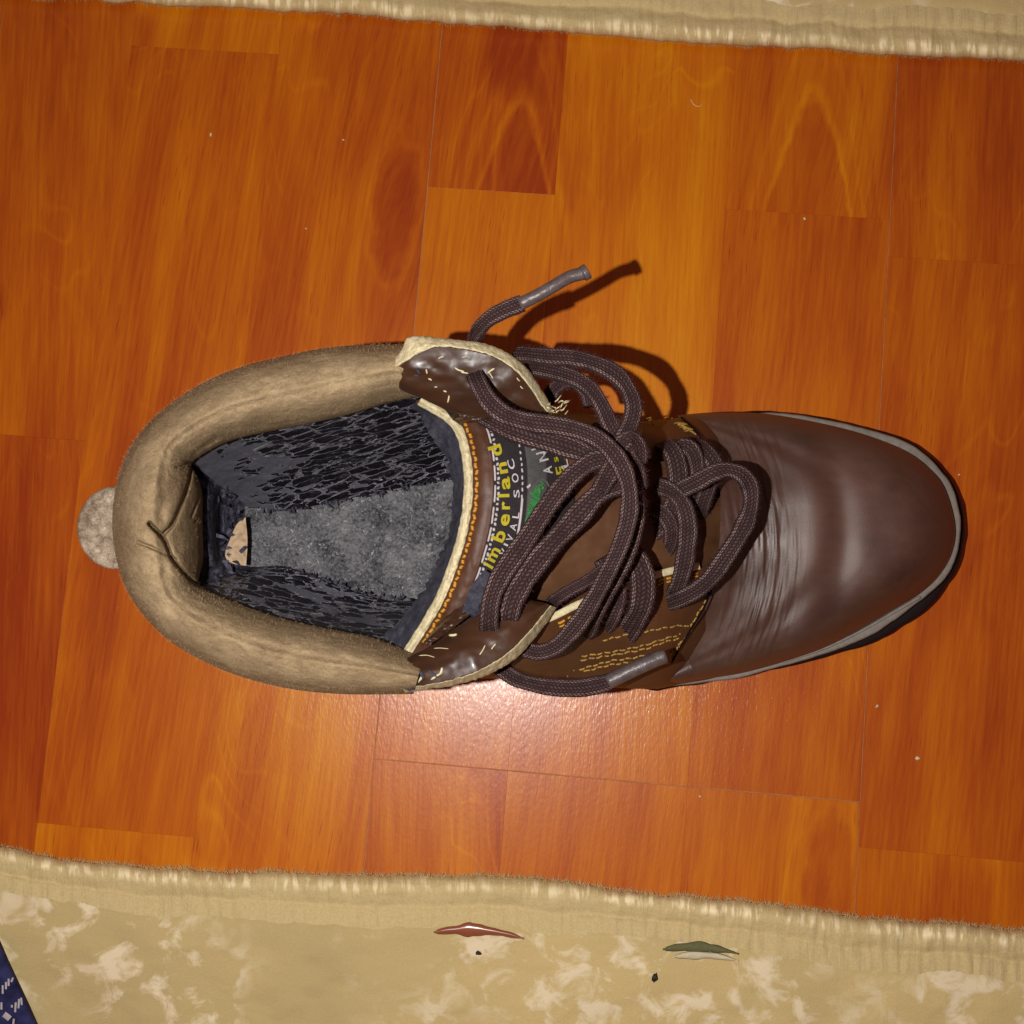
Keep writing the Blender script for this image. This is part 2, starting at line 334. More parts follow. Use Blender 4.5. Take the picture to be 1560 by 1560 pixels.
def m_insole():
    g = Mt('speckled_insole', .85, .2); n = g.noise(g.O, 900, 5, .7, .5); n2 = g.noise(g.O, 90, 4, .6); v = g.nd('TexVoronoi', {'Vector': g.O, 'Scale': 420}); cc = g.nd('SeparateColor', {'Color': v.node.outputs[1]})
    base = g.mix(g.ramp(g.ma('ADD', g.ma('MULTIPLY', n, .6), g.ma('MULTIPLY', n2, .4)), [(.40, 0), (.60, 1)]), rgb(52, 52, 57, .7), rgb(134, 133, 136, .7))
    sp = g.ma('ADD', g.ma('MULTIPLY', g.ramp(g.noise(g.O, 620, 3, .75, 1.2), [(.60, 0), (.68, .8)]), 1.0), g.ma('MULTIPLY', g.ramp(g.noise(g.mp(g.O, loc=(4, 3, 2)), 230, 4, .7, .8), [(.62, 0), (.72, .5)]), 1.0))
    g.set('Base Color', g.mix(sp, base, rgb(204, 202, 204, .7))); g.bump(n, .0005, .7); return g.m
INSOLE = m_insole()
LACE = m_lace()
PLASTIC = None
_g = Mt('clear_plastic_tip', .38, .45); _n = _g.noise(_g.O, 420, 4)
_g.set('Base Color', _g.mix(_n, rgb(62, 50, 52, .6), rgb(128, 114, 112, .6))); _g.bump(_n, .0006, .6); PLASTIC = _g.m
CARPET = m_carpet(); HEM = m_hem()
WELT = m_plain('grey_welt', rgb(150, 142, 132, .8), .7, .3, 500, .3, .0003, .5)
SOLE = m_plain('dark_rubber', rgb(34, 18, 17, .6), .7, .2, 700, .3)
LABEL = m_plain('woven_black_label', rgb(66, 58, 60, .5), .85, .2, 2600, .5, .0003, .8)
GREYB = m_plain('grey_ribbon', rgb(104, 102, 100, .5), .8, .25, 2200, .35, .0002, .6)
YEL = m_plain('yellow_thread', rgb(214, 196, 24, .62), .6, .3, 3000, .35, .0003, .8)
ORG = m_plain('orange_thread', rgb(255, 190, 60, .6), .5, .4, 3000, .3, .0003, .8, c2=rgb(214, 120, 20, .6))
WHT = m_plain('white_thread', rgb(232, 222, 222, .6), .6, .3, 3000, .3, .0003, .8)
GRN = m_plain('green_thread', rgb(70, 160, 84, .6), .6, .3, 3000, .4, .0003, .8)
GOLD = m_plain('gold_thread', rgb(214, 168, 84, .62), .6, .3, 2600, .3, .0003, .8)
CRUMB = m_plain('pale_crumb', rgb(240, 215, 170, .9), .7, .3, 900)
NAVY = None
DUSTY = m_plain('dusty_joint', rgb(204, 136, 92, .8), .8, .2, 300, .4)
BLACK = m_plain('near_black', rgb(20, 15, 20, .5), .9, .1, 900)

# ------------------------------------------------------------ floor
TH = math.radians(-4.72); cu, su = math.cos(TH), math.sin(TH)
def board_xy(u, v): return (u*cu - v*su, u*su + v*cu)
def rigid(name, kind='structure'):
    pass
gx = [(-.7, -.7), (.7, -.7), (.7, .7), (-.7, .7)]
floor = mesh_obj('floor', [(*board_xy(a, b), -.00045) for a, b in gx], [(0, 1, 2, 3)], DUSTY, smooth=False, kind='structure')
KNOTS = [(603, 312, 1), (1262, 1345, 1), (793, 172, .5), (1240, 160, .5)]
KUV = [(lambda q: (q[0]*cu+q[1]*su, -q[0]*su+q[1]*cu))(U([a, b_, 0])) for a, b_, _ in KNOTS]
def plank(u0, u1, v0, v1, tone, e=(0, 0, 0, 0)):
    """one strip of the laminate; e = extra joint width at u0,u1,v0,v1"""
    g0 = .000008; bev = .00006
    a, b, c, d = u0+g0+e[0], u1-g0-e[1], v0+g0+e[2], v1-g0-e[3]
    cx, cy = (a+b)/2, (c+d)/2; hx, hy = (b-a)/2, (d-c)/2
    vs = []
    for z, k in ((-.0015, 0), (-bev, 0), (0, bev)):
        vs += [(-hx+k, -hy+k, z), (hx-k, -hy+k, z), (hx-k, hy-k, z), (-hx+k, hy-k, z)]
    fs = [(8, 9, 10, 11)]
    for l in (0, 4):
        for i in range(4): fs.append((l+i, l+(i+1) % 4, l+4+(i+1) % 4, l+4+i))
    me = bpy.data.meshes.new('plank'); me.from_pydata(vs, [], fs); me.materials.append(WOOD)
    o = bpy.data.objects.new('plank', me); link(o, floor); x, y = board_xy(cx, cy); o.location = (x, y, 0); o.rotation_euler = (0, 0, TH)
    kg = (0, 0, 1)
    for (ku, kv), kk in zip(KUV, KNOTS):
        if u0 < ku < u1 and v0 < kv < v1: kg = ((ku-cx)/.1+.5, (kv-cy)/.5+.5, kk[2])
    o.color = (tone, *kg); return o
S = .00019                                          # half width of a true board joint
cols = []                                           # (u0,u1,left true joint,right true joint,[(v0,v1,tone,end joint low, high)])
def strip(u0, u1, jl, jr, segs):
    for v0, v1, tone, lo, hi in segs: plank(u0, u1, v0, v1, tone, (S*jl, S*jr, S*lo, S*hi))
strip(-.2576, -.1996, 1, 0, [(-.6, -.30, .5, 0, 0), (-.30, .06, .22, 0, 0), (.06, .31, .42, 0, 0), (.31, .6, .3, 0, 0)])
strip(-.1996, -.1363, 0, 0, [(-.6, -.28, .4, 0, 0), (-.28, -.0937, .72, 0, 0), (-.0937, .2303, .44, 0, 0), (.2303, .6, .72, 0, 0)])
strip(-.1363, -.0681, 0, 1, [(-.6, -.22, .4, 0, 0), (-.22, .06, .70, 0, 0), (.06, .34, .40, 0, 0), (.34, .6, .5, 0, 0)])
strip(-.0681, -.0152, 1, 0, [(-.6, -.28, .5, 0, 0), (-.28, -.0572, .56, 0, 1), (-.0572, .1768, .66, 1, 0), (.1768, .6, .30, 0, 0)])
strip(-.0152, .0549, 0, 0, [(-.6, -.3, .6, 0, 0), (-.3, -.0572, .64, 0, 1), (-.0572, .27, .74, 1, 0), (.27, .6, .4, 0, 0)])
strip(.0549, .1214, 0, 1, [(-.6, -.25, .3, 0, 0), (-.25, -.0572, .56, 0, 1), (-.0572, .1755, .38, 1, 0), (.1755, .6, .50, 0, 0)])
strip(.1214, .1875, 1, 0, [(-.6, -.0742, .50, 0, 0), (-.0742, .16, .34, 0, 0), (.16, .6, .30, 0, 0)])
strip(.1875, .2490, 0, 0, [(-.6, -.21, .4, 0, 0), (-.21, .11, .26, 0, 0), (.11, .6, .44, 0, 0)])
strip(.2490, .3109, 0, 1, [(-.6, -.02, .4, 0, 0), (-.02, .3, .5, 0, 0), (.3, .6, .4, 0, 0)])
for base in (.3109, -.4471, -.6366):
    for k in range(3):
        v = -.6; a = base+k*.0632
        while v < .6:
            n = min(.6, v+rng.uniform(.22, .36)); plank(a, a+.0632, v, n, rng.uniform(.25, .7), (S*(k == 0), S*(k == 2), 0, 0)); v = n

# ------------------------------------------------------------ carpets either side
def tuft(name, parent, pts_fn, n, L, wd, mat, spread=.8, seed=1, kind='stuff'):
    r = np.random.default_rng(seed); V = []; Fc = []
    for i in range(n):
        p, d = pts_fn(r); ln = L*r.uniform(.4, 1.2); d = d+r.normal(0, spread, 3)*np.array([1, 1, .45]); d /= np.linalg.norm(d)
        side = np.cross(d, [0, 0, 1.0]); side = side/(np.linalg.norm(side)+1e-9)*wd; b = len(V)
        m = p+d*ln*.5+r.normal(0, .12, 3)*ln; e = p+d*ln+r.normal(0, .22, 3)*ln
        V += [p-side, p+side, m-side*.8, m+side*.8, e]; Fc += [(b, b+1, b+3, b+2), (b+2, b+3, b+4)]
    return mesh_obj(name, V, Fc, mat, parent, kind=kind)

def carpet(name, edge, sgn, label, far, seed):
    E = resamp([(a, b, 0) for a, b in edge], 800)
    E[:, 1] += 3.0*fbm(E[:, 0]/16, E[:, 0]*0, seed)+5*fbm(E[:, 0]/70, E[:, 0]*0, seed+9)
    prof = [(2, .0005), (0, .0035), (7, .0072), (20, .0092), (34, .0086), (43, .0078), (52, .0088), (72, .0093)]
    c = U(E[400]); root = empty(name, (float(c[0]), float(c[1]), 0), label, 'carpet')
    wob = 1+.25*fbm(E[:, 0]/120, E[:, 0]*0+3, seed)
    def row(d, z): 
        r = E.copy(); r[:, 1] += sgn*d*wob; r[:, 2] = z; return r
    hs = Surf([row(*p) for p in prof], 800, 26, vs=[0, .05, .15, .4, .62, .75, .9, 1.0], disp=lambda x, y, u, v: .0009*fbm(x/7, y/40, seed+4)*np.clip(v*5, 0, 1)+.0012*fbm(x/60, y/30, seed+2)*np.clip(v*4, 0, 1))
    hs.obj('hem', HEM, root)
    rows = [row(62, .0078), row(84, .0097), row(150, .010), row(300, .010), row(far, .010)]
    Surf(rows, 320, 150, vs=[0, .04, .15, .4, 1], disp=lambda x, y, u, v: .0022*fbm(x/80, y/60, seed+6)*np.clip(v*10, 0, 1)-.0006*(v == 0)).obj('pile', CARPET, root)
    Ew = U(E)
    def f(r):
        i = r.integers(0, 800); p = Ew[i]+np.array([r.uniform(-.0004, .0004), 0, r.uniform(.001, .006)]); 
        q = p+np.array([0, -sgn*(-.0006)*1.0, 0]); return q, np.array([r.normal(0, .5), sgn*.9, .1])
    tuft('edge_fuzz', root, f, 7000, .0019, .00005, HEM, .6, seed)
    return root, hs
carpet('carpet', [(-700, 1235), (-400, 1250), (-160, 1270), (0, 1290), (100, 1308), (220, 1320), (330, 1327), (500, 1330), (640, 1335), (830, 1340), (900, 1350), (1000, 1362), (1150, 1375), (1300, 1395), (1450, 1408), (1560, 1415), (1720, 1430), (2000, 1455), (2300, 1480)], 1,
       'blotched beige carpet with a rolled hem, along the bottom of the photo below the boot', 900, 21)
carpet('carpet', [(-700, -60), (-400, -45), (-160, -30), (0, -8), (200, 6), (390, 14), (560, 26), (700, 36), (800, 43), (1000, 60), (1200, 74), (1400, 86), (1560, 94), (1720, 104), (2000, 122), (2300, 142)], -1,
       'beige carpet strip along the top edge of the photo, only its hem showing', 900, 33)

# navy cloth in the corner
def m_navy():
    g = Mt('navy_cotton', .85, .15); n = g.noise(g.O, 2200, 3, .6); n1 = g.noise(g.O, 110, 3)
    g.set('Base Color', g.mix(g.ramp(n1, [(.35, 0), (.65, 1)]), rgb(26, 26, 58, .8), rgb(54, 56, 100, .8))); g.bump(n, .0003, .6); return g.m
NAVY = m_navy()
nv = empty('navy_cloth', tuple(U([-60, 1560, .012])*np.array([1, 1, 0])), 'navy blue cloth with white woven dashes lying in the bottom left corner on the carpet', 'cloth')
ns = Surf([[(-4, 1432, .012), (26, 1492, .012), (61, 1568, .012), (100, 1660, .012)], [(-6, 1430, .018), (22, 1494, .018), (57, 1570, .018), (96, 1662, .018)], [(-60, 1440, .020), (-20, 1510, .020), (20, 1580, .020), (60, 1670, .020)], [(-200, 1500, .018), (-160, 1560, .020), (-120, 1640, .019), (-90, 1700, .018)]], 40, 40, vs=[0, .06, .3, 1])
ns.obj('fabric', NAVY, nv)
def ribbon(name, pts, wpx, surf, mat, parent, lift=.0006, thick=None, dash=None, wob=0, seed=0, step=2.5, kind=None, smooth=True, zs=None):
    """thread-like strips on a surface, optionally broken into stitches"""
    P = np.array([(a, b, 0.0) for a, b in pts]); L = np.linalg.norm(np.diff(P[:, :2], axis=0), axis=1).sum()
    n = max(6, int(L/step)); P = resamp(P, n); r = np.random.default_rng(seed); T = np.gradient(P[:, :2], axis=0); T /= np.linalg.norm(T, axis=1)[:, None]+1e-9
    N = np.stack([-T[:, 1], T[:, 0]], 1)
    if wob: P[:, :2] += N*(wob*np.sin(np.arange(n)*step/dash[0]*math.pi if dash else np.arange(n)*.8)+r.normal(0, wob*.3, n))[:, None]
    Z = np.array([surf.zat(a, b) for a, b in P[:, :2]]) if zs is None else np.interp(np.linspace(0, 1, n), np.linspace(0, 1, len(zs)), zs)
    s = np.r_[0, np.cumsum(np.linalg.norm(np.diff(P[:, :2], axis=0), axis=1))]; V = []; Fc = []
    groups = [(0, n-1)]
    if dash:
        groups = []; a = 0.0
        while a < s[-1]:
            b = a+dash[0]*r.uniform(.8, 1.15); ia, ib = np.searchsorted(s, a), min(n-1, np.searchsorted(s, b))
            if ib > ia: groups.append((ia, ib))
            a = b+dash[1]*r.uniform(.7, 1.3)
    K = 7
    for ia, ib in groups:
        b0 = len(V)//1; m = ib-ia+1; t = np.linspace(0, 1, m); env = np.clip(np.minimum(t, 1-t)*5+.35, 0, 1) if dash else np.ones(m)
        for k in range(K):
            an = math.pi*k/(K-1); off = math.cos(an)*wpx/2; hh = math.sin(an)*(wpx/F*.33)*.5*(thick or 1)
            q = np.column_stack([P[ia:ib+1, 0]+N[ia:ib+1, 0]*off*env, P[ia:ib+1, 1]+N[ia:ib+1, 1]*off*env, Z[ia:ib+1]+lift*env+hh*env])
            V += U(q).tolist()
        for k in range(K-1):
            for i in range(m-1): Fc.append((b0+k*m+i, b0+(k+1)*m+i, b0+(k+1)*m+i+1, b0+k*m+i+1))
    return mesh_obj(name, V, Fc, mat, parent, kind=kind, smooth=smooth)
for (a, b) in [((17, 1496), (20, 1489)), ((4, 1514), (4, 1501)), ((9, 1507), (9, 1496)), ((13, 1502), (13, 1491)), ((23, 1542), (24, 1527)), ((28, 1536), (29, 1522)), ((33, 1531), (32, 1520)), ((2, 1538), (2, 1527)), ((18, 1535), (18, 1531)), ((20, 1562), (21, 1552))]:
    ribbon('woven_dash', [a, ((a[0]+b[0])/2, (a[1]+b[1])/2), b], 3.0, ns, WHT, nv, .0003, .3)
ribbon('woven_diamond', [(6, 1545), (10, 1548), (15, 1552)], 9, ns, WHT, nv, .0003, .15)

# small litter
def leaf(name, cx, cy, L, Wd, ang, z, mat, label, cat, seed=0, curl=.001):
    r = np.random.default_rng(seed); n = 22; t = np.linspace(-1, 1, n); wv = (1-np.abs(t)**2.2)**.7*(1+.5*fbm(t*4+seed, t*0, seed, 2))*(1-.35*t); ca, sa = math.cos(ang), math.sin(ang)
    rows = []
    for k in (-1, -.4, .4, 1):
        x = t*L/2; y = k*Wd/2*wv+.06*L*t*t; rows.append([(cx+a*ca-b*sa, cy+a*sa+b*ca, z+curl*(1-k*k)) for a, b in zip(x, y)])
    o = Surf(rows, n, 8).obj(name, mat, None); me = o.data
    c = np.mean([v.co for v in me.vertices], axis=0)*np.array([1, 1, 0]); me.transform(Matrix.Translation((-c[0], -c[1], 0))); o.location = (c[0], c[1], 0)
    m = o.modifiers.new('thickness', 'SOLIDIFY'); m.thickness = .0004
    return tag(o, label, cat)
RED = Mt('glossy_red_brown', .25, .6, ); RED.set('Base Color', rgb(146, 82, 54, .9)); RED = RED.m
leaf('dried_petal', 730, 1417, 138, 17, .07, .0102, RED, 'thin glossy red brown dried petal lying on the lower carpet near its hem', 'petal', 3, .0009)
leaf('lint_scrap', 1068, 1443, 116, 15, .06, .0106, m_plain('dark_green_lint', rgb(112, 112, 78, .9), .9, .1), 'narrow dark green scrap of lint on the lower carpet, above the white one', 'lint', 4)
leaf('lint_scrap', 1075, 1455, 100, 12, .06, .0102, m_plain('white_lint', rgb(212, 202, 170, 1), .9, .1), 'narrow white scrap of lint on the lower carpet, just under the green one', 'lint', 5)
BSEED = m_plain('black_speck', rgb(40, 34, 30), .6, .3)
leaf('seed', 729, 1452, 9, 6, .3, .0108, BSEED, 'tiny dark seed on the lower carpet below the red brown petal', 'seed', 6)
leaf('seed', 998, 1490, 10, 14, .3, .0108, BSEED, 'tiny black seed on the lower carpet below the green and white lint', 'seed', 7)
for i, (x, y, a, b, g_) in enumerate([(1398, 1155, 8, 6, 'oval pale crumb on the red planks to the lower right of the boot'), (1226, 333, 5, 4, 'tiny pale crumb on the plank joint right of the upper lace tip'), (321, 205, 6, 4, 'tiny pale crumb on the upper left planks'), (1336, 1076, 6, 4, 'tiny orange crumb on the planks just below the toe'), (523, 213, 4, 3, 'tiny pale crumb by the dark wood knot left of the upper centre'), (1066, 1213, 5, 3, 'tiny pale crumb on the end joint of the boards below the boot'), (466, 348, 3, 3, 'very small pale crumb on the planks above the collar'), (1461, 723, 4, 3, 'very small pale crumb just right of the toe')]):
    leaf('crumb', x, y, a, b, .8*i, .0002, CRUMB, g_, 'crumb', i+20, .0006)
# fine hair-like fibre on the floor top right of centre
def tube(name, pts, rad, mat, parent=None, seg=8, n=40, kind=None, taper=True, label=None):
    P = resamp(pts, n); W = U(P); T = np.gradient(W, axis=0); T /= np.linalg.norm(T, axis=1)[:, None]
    V = []; Fc = []; ref = np.array([.3, .2, 1.0])
    for i in range(n):
        a = np.cross(T[i], ref); a /= np.linalg.norm(a)+1e-9; b = np.cross(a, T[i]); rr = rad*(1-.5*(i/(n-1)) if taper else 1)
        V += [W[i]+rr*(math.cos(q)*a+math.sin(q)*b) for q in np.linspace(0, 2*math.pi, seg, endpoint=False)]
    for i in range(n-1):
        for k in range(seg): Fc.append((i*seg+k, i*seg+(k+1) % seg, (i+1)*seg+(k+1) % seg, (i+1)*seg+k))
    Fc += [tuple(range(seg))[::-1], tuple((n-1)*seg+k for k in range(seg))]
    return mesh_obj(name, V, Fc, mat, parent, kind=kind, label=label)
t_ = tube('fibre', [(1052, 151, .0004), (1058, 160, .0009), (1066, 162, .0006), (1070, 158, .0004)], .00018, CRUMB, n=16)
tag(t_, 'short curled golden fibre lying on the orange planks in the upper right', 'fibre')

# ------------------------------------------------------------ the boot
bo = U([700, 830, 0.0]); boot = empty('boot', (float(bo[0]), float(bo[1]), 0), 'worn brown leather lace-up ankle boot seen from above, with peeling black lining', 'boot')
toe_sole = [(1000, 1053), (1096, 1036), (1160, 1024), (1256, 1001), (1334, 976), (1374, 954), (1409, 929), (1444, 888), (1462, 852), (1470, 812), (1467, 775), (1452, 738), (1428, 705), (1391, 677), (1336, 656), (1266, 640), (1173, 627)]
toe_welt = [(1000, 1049), (1064, 1041), (1128, 1032), (1192, 1015), (1256, 996), (1308, 977), (1345, 956), (1385, 929), (1425, 897), (1446, 871), (1459, 842), (1464, 811), (1462, 780), (1452, 743), (1426, 708), (1391, 679), (1336, 657), (1266, 641), (1173, 628)]
heel_up = [(1060, 636), (1000, 647), (930, 656), (860, 662), (760, 664), (650, 664), (530, 664), (440, 674), (368, 702), (318, 745), (298, 805), (310, 865), (350, 921), (440, 964), (560, 978), (650, 977), (740, 990), (820, 1008), (900, 1032)]
def slab(name, contour, z0, z1, mat, inset=0, rough=0, seed=0, solid_top=True):
    C = np.array([(a, b, 0.0) for a, b in contour]+[contour[0]+(0,)]); n = 420; C = resamp(C, n+1)[:-1]
    c = C.mean(0); T = np.roll(C, -1, 0)-np.roll(C, 1, 0); N = np.stack([-T[:, 1], T[:, 0]], 1); N /= np.linalg.norm(N, axis=1)[:, None]
    if ((C[:, :2]-c[:2])*N).sum() < 0: N = -N
    C[:, :2] += N*(rough*fbm(np.arange(n)/5, np.zeros(n), seed))[:, None]
    rows = []
    for f, z in ((2, z0), (0, z0+.0015), (0, z1-.0015), (1.2, z1-.0004), (3, z1), (14, z1)):
        q = C.copy(); q[:, :2] -= N*f; q[:, 2] = z; rows.append(U(q))
    V = np.concatenate(rows).tolist(); V.append(rows[-1].mean(0)); Fc = []
    for r in range(5):
        for i in range(n): j = (i+1) % n; Fc.append((r*n+i, r*n+j, (r+1)*n+j, (r+1)*n+i))
    for i in range(n): Fc.append((5*n+i, 5*n+(i+1) % n, 6*n))
    o = mesh_obj(name, V, Fc, mat, boot)
    return o
slab('outsole', toe_sole+heel_up, .0, .0135, SOLE, rough=2.2, seed=3)
slab('welt', toe_welt+heel_up, .0132, .0215, WELT, rough=2.0, seed=5)

tube('welt_groove', [(1192, 1008.5, .0222), (1256, 987.5, .0222), (1313, 960.5, .0222), (1363, 932, .0222), (1402, 909, .0222)], .0005, WELT, [o for o in boot.children if o.name == 'welt'][0], 6, 60, taper=False)
# vamp
vb = [(1022, 1044), (1064, 1036), (1128, 1026), (1192, 1009), (1256, 987), (1313, 958), (1361, 930), (1400, 906), (1430, 878), (1450, 842), (1455, 800), (1439, 743), (1413, 711), (1378, 686), (1320, 663), (1256, 646), (1173, 631), (1110, 628), (1062, 630), (1030, 633)]
vt = [(1022, 1010), (1036, 985), (1052, 958), (1068, 932), (1080, 908), (1088, 880), (1092, 860), (1094, 842), (1096, 826), (1097, 810), (1098, 794), (1098, 778), (1098, 762), (1097, 748), (1095, 732), (1090, 715), (1082, 696), (1072, 676), (1058, 655), (1040, 638)]
nU, nV = 420, 240
vbr = resamp([(a, b, 0) for a, b in vb], nU, True); vtr = resamp([(a, b, 0) for a, b in vt], nU, True)
prof_v = np.array([0, .015, .04, .08, .14, .22, .34, .46, .56, .68, .84, 1]); prof_h = np.array([0, .28, .48, .66, .80, .885, .930, .940, .965, .955, .955, 1.02])
vv = np.linspace(0, 1, nV)**1.35
hh = herm(prof_h, prof_v, vv)
G = np.zeros((nV, nU, 3)); G[..., :2] = vbr[None, :, :2]*(1-vv[:, None, None])+vtr[None, :, :2]*vv[:, None, None]
ue = np.linspace(0, 1, nU); zt = .022+.047*np.sin(np.pi*np.clip(ue, .0, 1))**.42
zt = np.maximum(zt, .044)
G[..., 2] = .0212+(zt[None, :]-.0212)*hh[:, None]
X, Y = G[..., 0], G[..., 1]
edge = np.clip(vv[:, None]*9, 0, 1)
G[..., 2] += edge*(-.0010*np.exp(-((X-1283+.0008*(Y-820)**2)/20)**2)+.0012*np.exp(-((X-1238+.0008*(Y-830)**2)/26)**2)-.0006*np.exp(-((X-1130+.0009*(Y-830)**2)/16)**2))
G[..., 2] += edge*.0014*fbm(X/90, Y/110, 11, 2)
G[..., 2] += edge*np.clip(1-np.abs(X+.0013*(Y-830)**2-1165)/75, 0, 1)*.0011*fbm((X+.0013*(Y-830)**2)/7, Y/75, 12, 3)
vs_ = Surf.__new__(Surf); vs_.G = G; vs_.v, vs_.u = np.meshgrid(vv, ue, indexing='ij')
vs_.obj('vamp', VAMP, boot)

# quarters
def qd(seed): return lambda x, y, u, v: .0012*fbm(x/50, y/30, seed, 3)*np.sin(np.pi*np.clip(v, 0, 1))
ql = Surf([[(1100, 1035, .020), (1045, 1041, .021), (1000, 1045, .024), (930, 1036, .024), (860, 1015, .024), (800, 1004, .024), (740, 990, .024), (650, 976, .023), (590, 968, .023)],
           [(1090, 1015, .026), (1045, 1030, .034), (1000, 1043, .046), (930, 1044, .056), (860, 1040, .058), (800, 1036, .060), (740, 1030, .060), (650, 1018, .058), (590, 1000, .056)],
           [(1100, 950, .046), (1058, 962, .056), (1000, 968, .071), (930, 982, .076), (860, 995, .078), (800, 1010, .082), (740, 1026, .082), (650, 1040, .080), (590, 1034, .076)],
           [(1110, 862, .052), (1075, 864, .068), (1000, 876, .080), (930, 900, .087), (860, 928, .094), (800, 955, .094), (740, 985, .093), (650, 1030, .088), (590, 1040, .084)]], 260, 90, disp=qd(41))
# clip the forward end to the vamp seam: the strip dives beneath the vamp
ql.obj('quarter', QLEA, boot, label='side of the boot nearest the bottom of the photo, with gold double stitching')
qu = Surf([[(1120, 640, .024), (1060, 640, .024), (1000, 648, .024), (900, 662, .024), (800, 668, .024), (700, 668, .024), (640, 668, .023), (580, 670, .023)],
           [(1110, 645, .030), (1066, 636, .040), (1000, 640, .052), (900, 648, .060), (800, 636, .066), (700, 630, .066), (640, 622, .062), (580, 622, .060)],
           [(1105, 668, .046), (1070, 662, .056), (1000, 662, .070), (900, 652, .080), (800, 630, .086), (700, 600, .086), (640, 575, .084), (580, 565, .080)],
           [(1110, 705, .054), (1076, 702, .066), (1000, 692, .078), (900, 664, .088), (800, 634, .097), (700, 590, .096), (640, 556, .090), (580, 548, .084)]], 220, 70, disp=qd(47))
qu.obj('quarter', QLEA, boot, label='side of the boot nearest the top of the photo, mostly in the shadow of the laces')

# heel counter / ankle wall
outer = [(632, 525), (560, 526), (495, 531), (430, 544), (370, 559), (315, 581), (265, 612), (222, 650), (192, 695), (177, 745), (172, 800), (178, 850), (192, 895), (218, 935), (258, 975), (315, 1009), (380, 1034), (450, 1050), (530, 1057), (630, 1057)]
inner = [(660, 600), (600, 611), (535, 630), (470, 645), (410, 657), (355, 670), (316, 688), (292, 706), (298, 722), (307, 750), (308, 800), (309, 850), (303, 880), (306, 893), (335, 908), (380, 926), (430, 942), (500, 958), (570, 972), (645, 1002)]
hb = [(640, 668), (580, 668), (530, 668), (480, 672), (440, 680), (400, 692), (368, 708), (340, 730), (320, 750), (308, 775), (303, 805), (306, 835), (315, 860), (330, 885), (355, 915), (395, 940), (440, 956), (500, 966), (560, 970), (650, 970)]
bot = [(715, 722), (650, 736), (590, 747), (520, 762), (470, 772), (430, 779), (395, 774), (380, 774), (377, 785), (376, 800), (375, 820), (375, 845), (378, 860), (395, 863), (430, 863), (475, 877), (530, 898), (590, 915), (640, 914), (700, 908)]
O_, I_, B_, K_ = (np.array(q, float) for q in (outer, inner, hb, bot))
def row(P, z): return np.column_stack([P, np.broadcast_to(z, (len(P),))])
hw = np.exp(-((np.arange(20)-10)/2.6)**2)                       # 1 at the heel
Surf([row(B_, .022), row(B_*.5+O_*.5, .052), row(O_*.93+I_*.07, .088)], 240, 40).obj('heel_counter', VAMP, boot)
ends = np.exp(-(np.arange(20)/1.5)**2)+np.exp(-((19-np.arange(20))/1.5)**2)
def coll(s): return O_*(1-s)+I_*s
cd_lines = [([(291, 706), (290, 725), (283, 752), (272, 778), (262, 800), (250, 813)], 3.2, .0042), ([(228, 798), (250, 822), (262, 850), (284, 876), (303, 892)], 3.4, .0048),
            ([(312, 735), (303, 760), (292, 788)], 2.2, .0016), ([(308, 775), (298, 795)], 2.2, .0018), ([(210, 826), (240, 838), (268, 852)], 2.6, .0015), ([(270, 712), (288, 708)], 2.4, .002), ([(282, 748), (300, 745)], 2, .0008), ([(330, 668), (300, 690), (280, 712)], 6, .0012)]
def cdisp(x, y, u, v):
    d = .0019*fbm(x/44, y/44, 60, 3)+.0004*fbm(x/7, y/7, 66, 3)
    d = d+.0005*np.exp(-((v-.50)/.04)**2)-.0004*np.exp(-((v-.57)/.04)**2)
    for pl, wd, dp in cd_lines: 
        q = pldist(x, y, pl); d = d-dp*1.5*np.exp(-(q/(wd*.8))**2)+dp*.10*np.exp(-((q-wd*3.2)/(wd*2))**2)
    d = d+.003*np.exp(-((x-232)/26)**2-((y-740)/40)**2)-.002*np.exp(-((x-262)/20)**2-((y-835)/26)**2)
    return d*np.clip(v*6, 0, 1)
cs = Surf([row(coll(.05), .083), row(coll(-.003), .0925), row(coll(.0), .098), row(coll(.10), .109+.006*hw), row(coll(.28), .1155+.007*hw), row(coll(.50), .1170+.0045*hw), row(coll(.75), .1115-.001*hw), row(coll(.93), .1005-.009*hw), row(coll(1.0), .091-.016*hw), row(coll(1.0)*.995+K_*.005, .080-.018*hw)],
          720, 150, vs=[0, .05, .09, .2, .36, .53, .74, .9, .965, 1.0], disp=cdisp)
cs.obj('collar', SUEDE, boot)
Cw = U(cs.G[6:146, :, :])
def ff(r):
    j = r.integers(0, Cw.shape[0]-1); i = r.integers(0, Cw.shape[1]-1); p = Cw[j, i]; n = np.cross(Cw[j, i+1]-p, Cw[j+1, i]-p); n /= np.linalg.norm(n)+1e-9
    if n[2] < 0: n = -n
    return p, n
tuft('nap', boot, ff, 9000, .0011, .00003, SUEDE, .9, 5)

# pull tab
th = np.linspace(0, 2*math.pi, 41)[:-1]
def tab(rx, z): return [(176+rx*math.cos(t)*1.0, 804+rx*math.sin(t)*1.08, z) for t in np.linspace(0, 2*math.pi, 41)]
Surf([tab(2, .0868), tab(28, .0868), tab(52, .0868), tab(57.5, .0862), tab(58, .0850), tab(54, .0842)], 90, 30, disp=lambda x, y, u, v: .0007*fbm(x/14, y/14, 3, 3)).obj('pull_tab', TAB, boot)

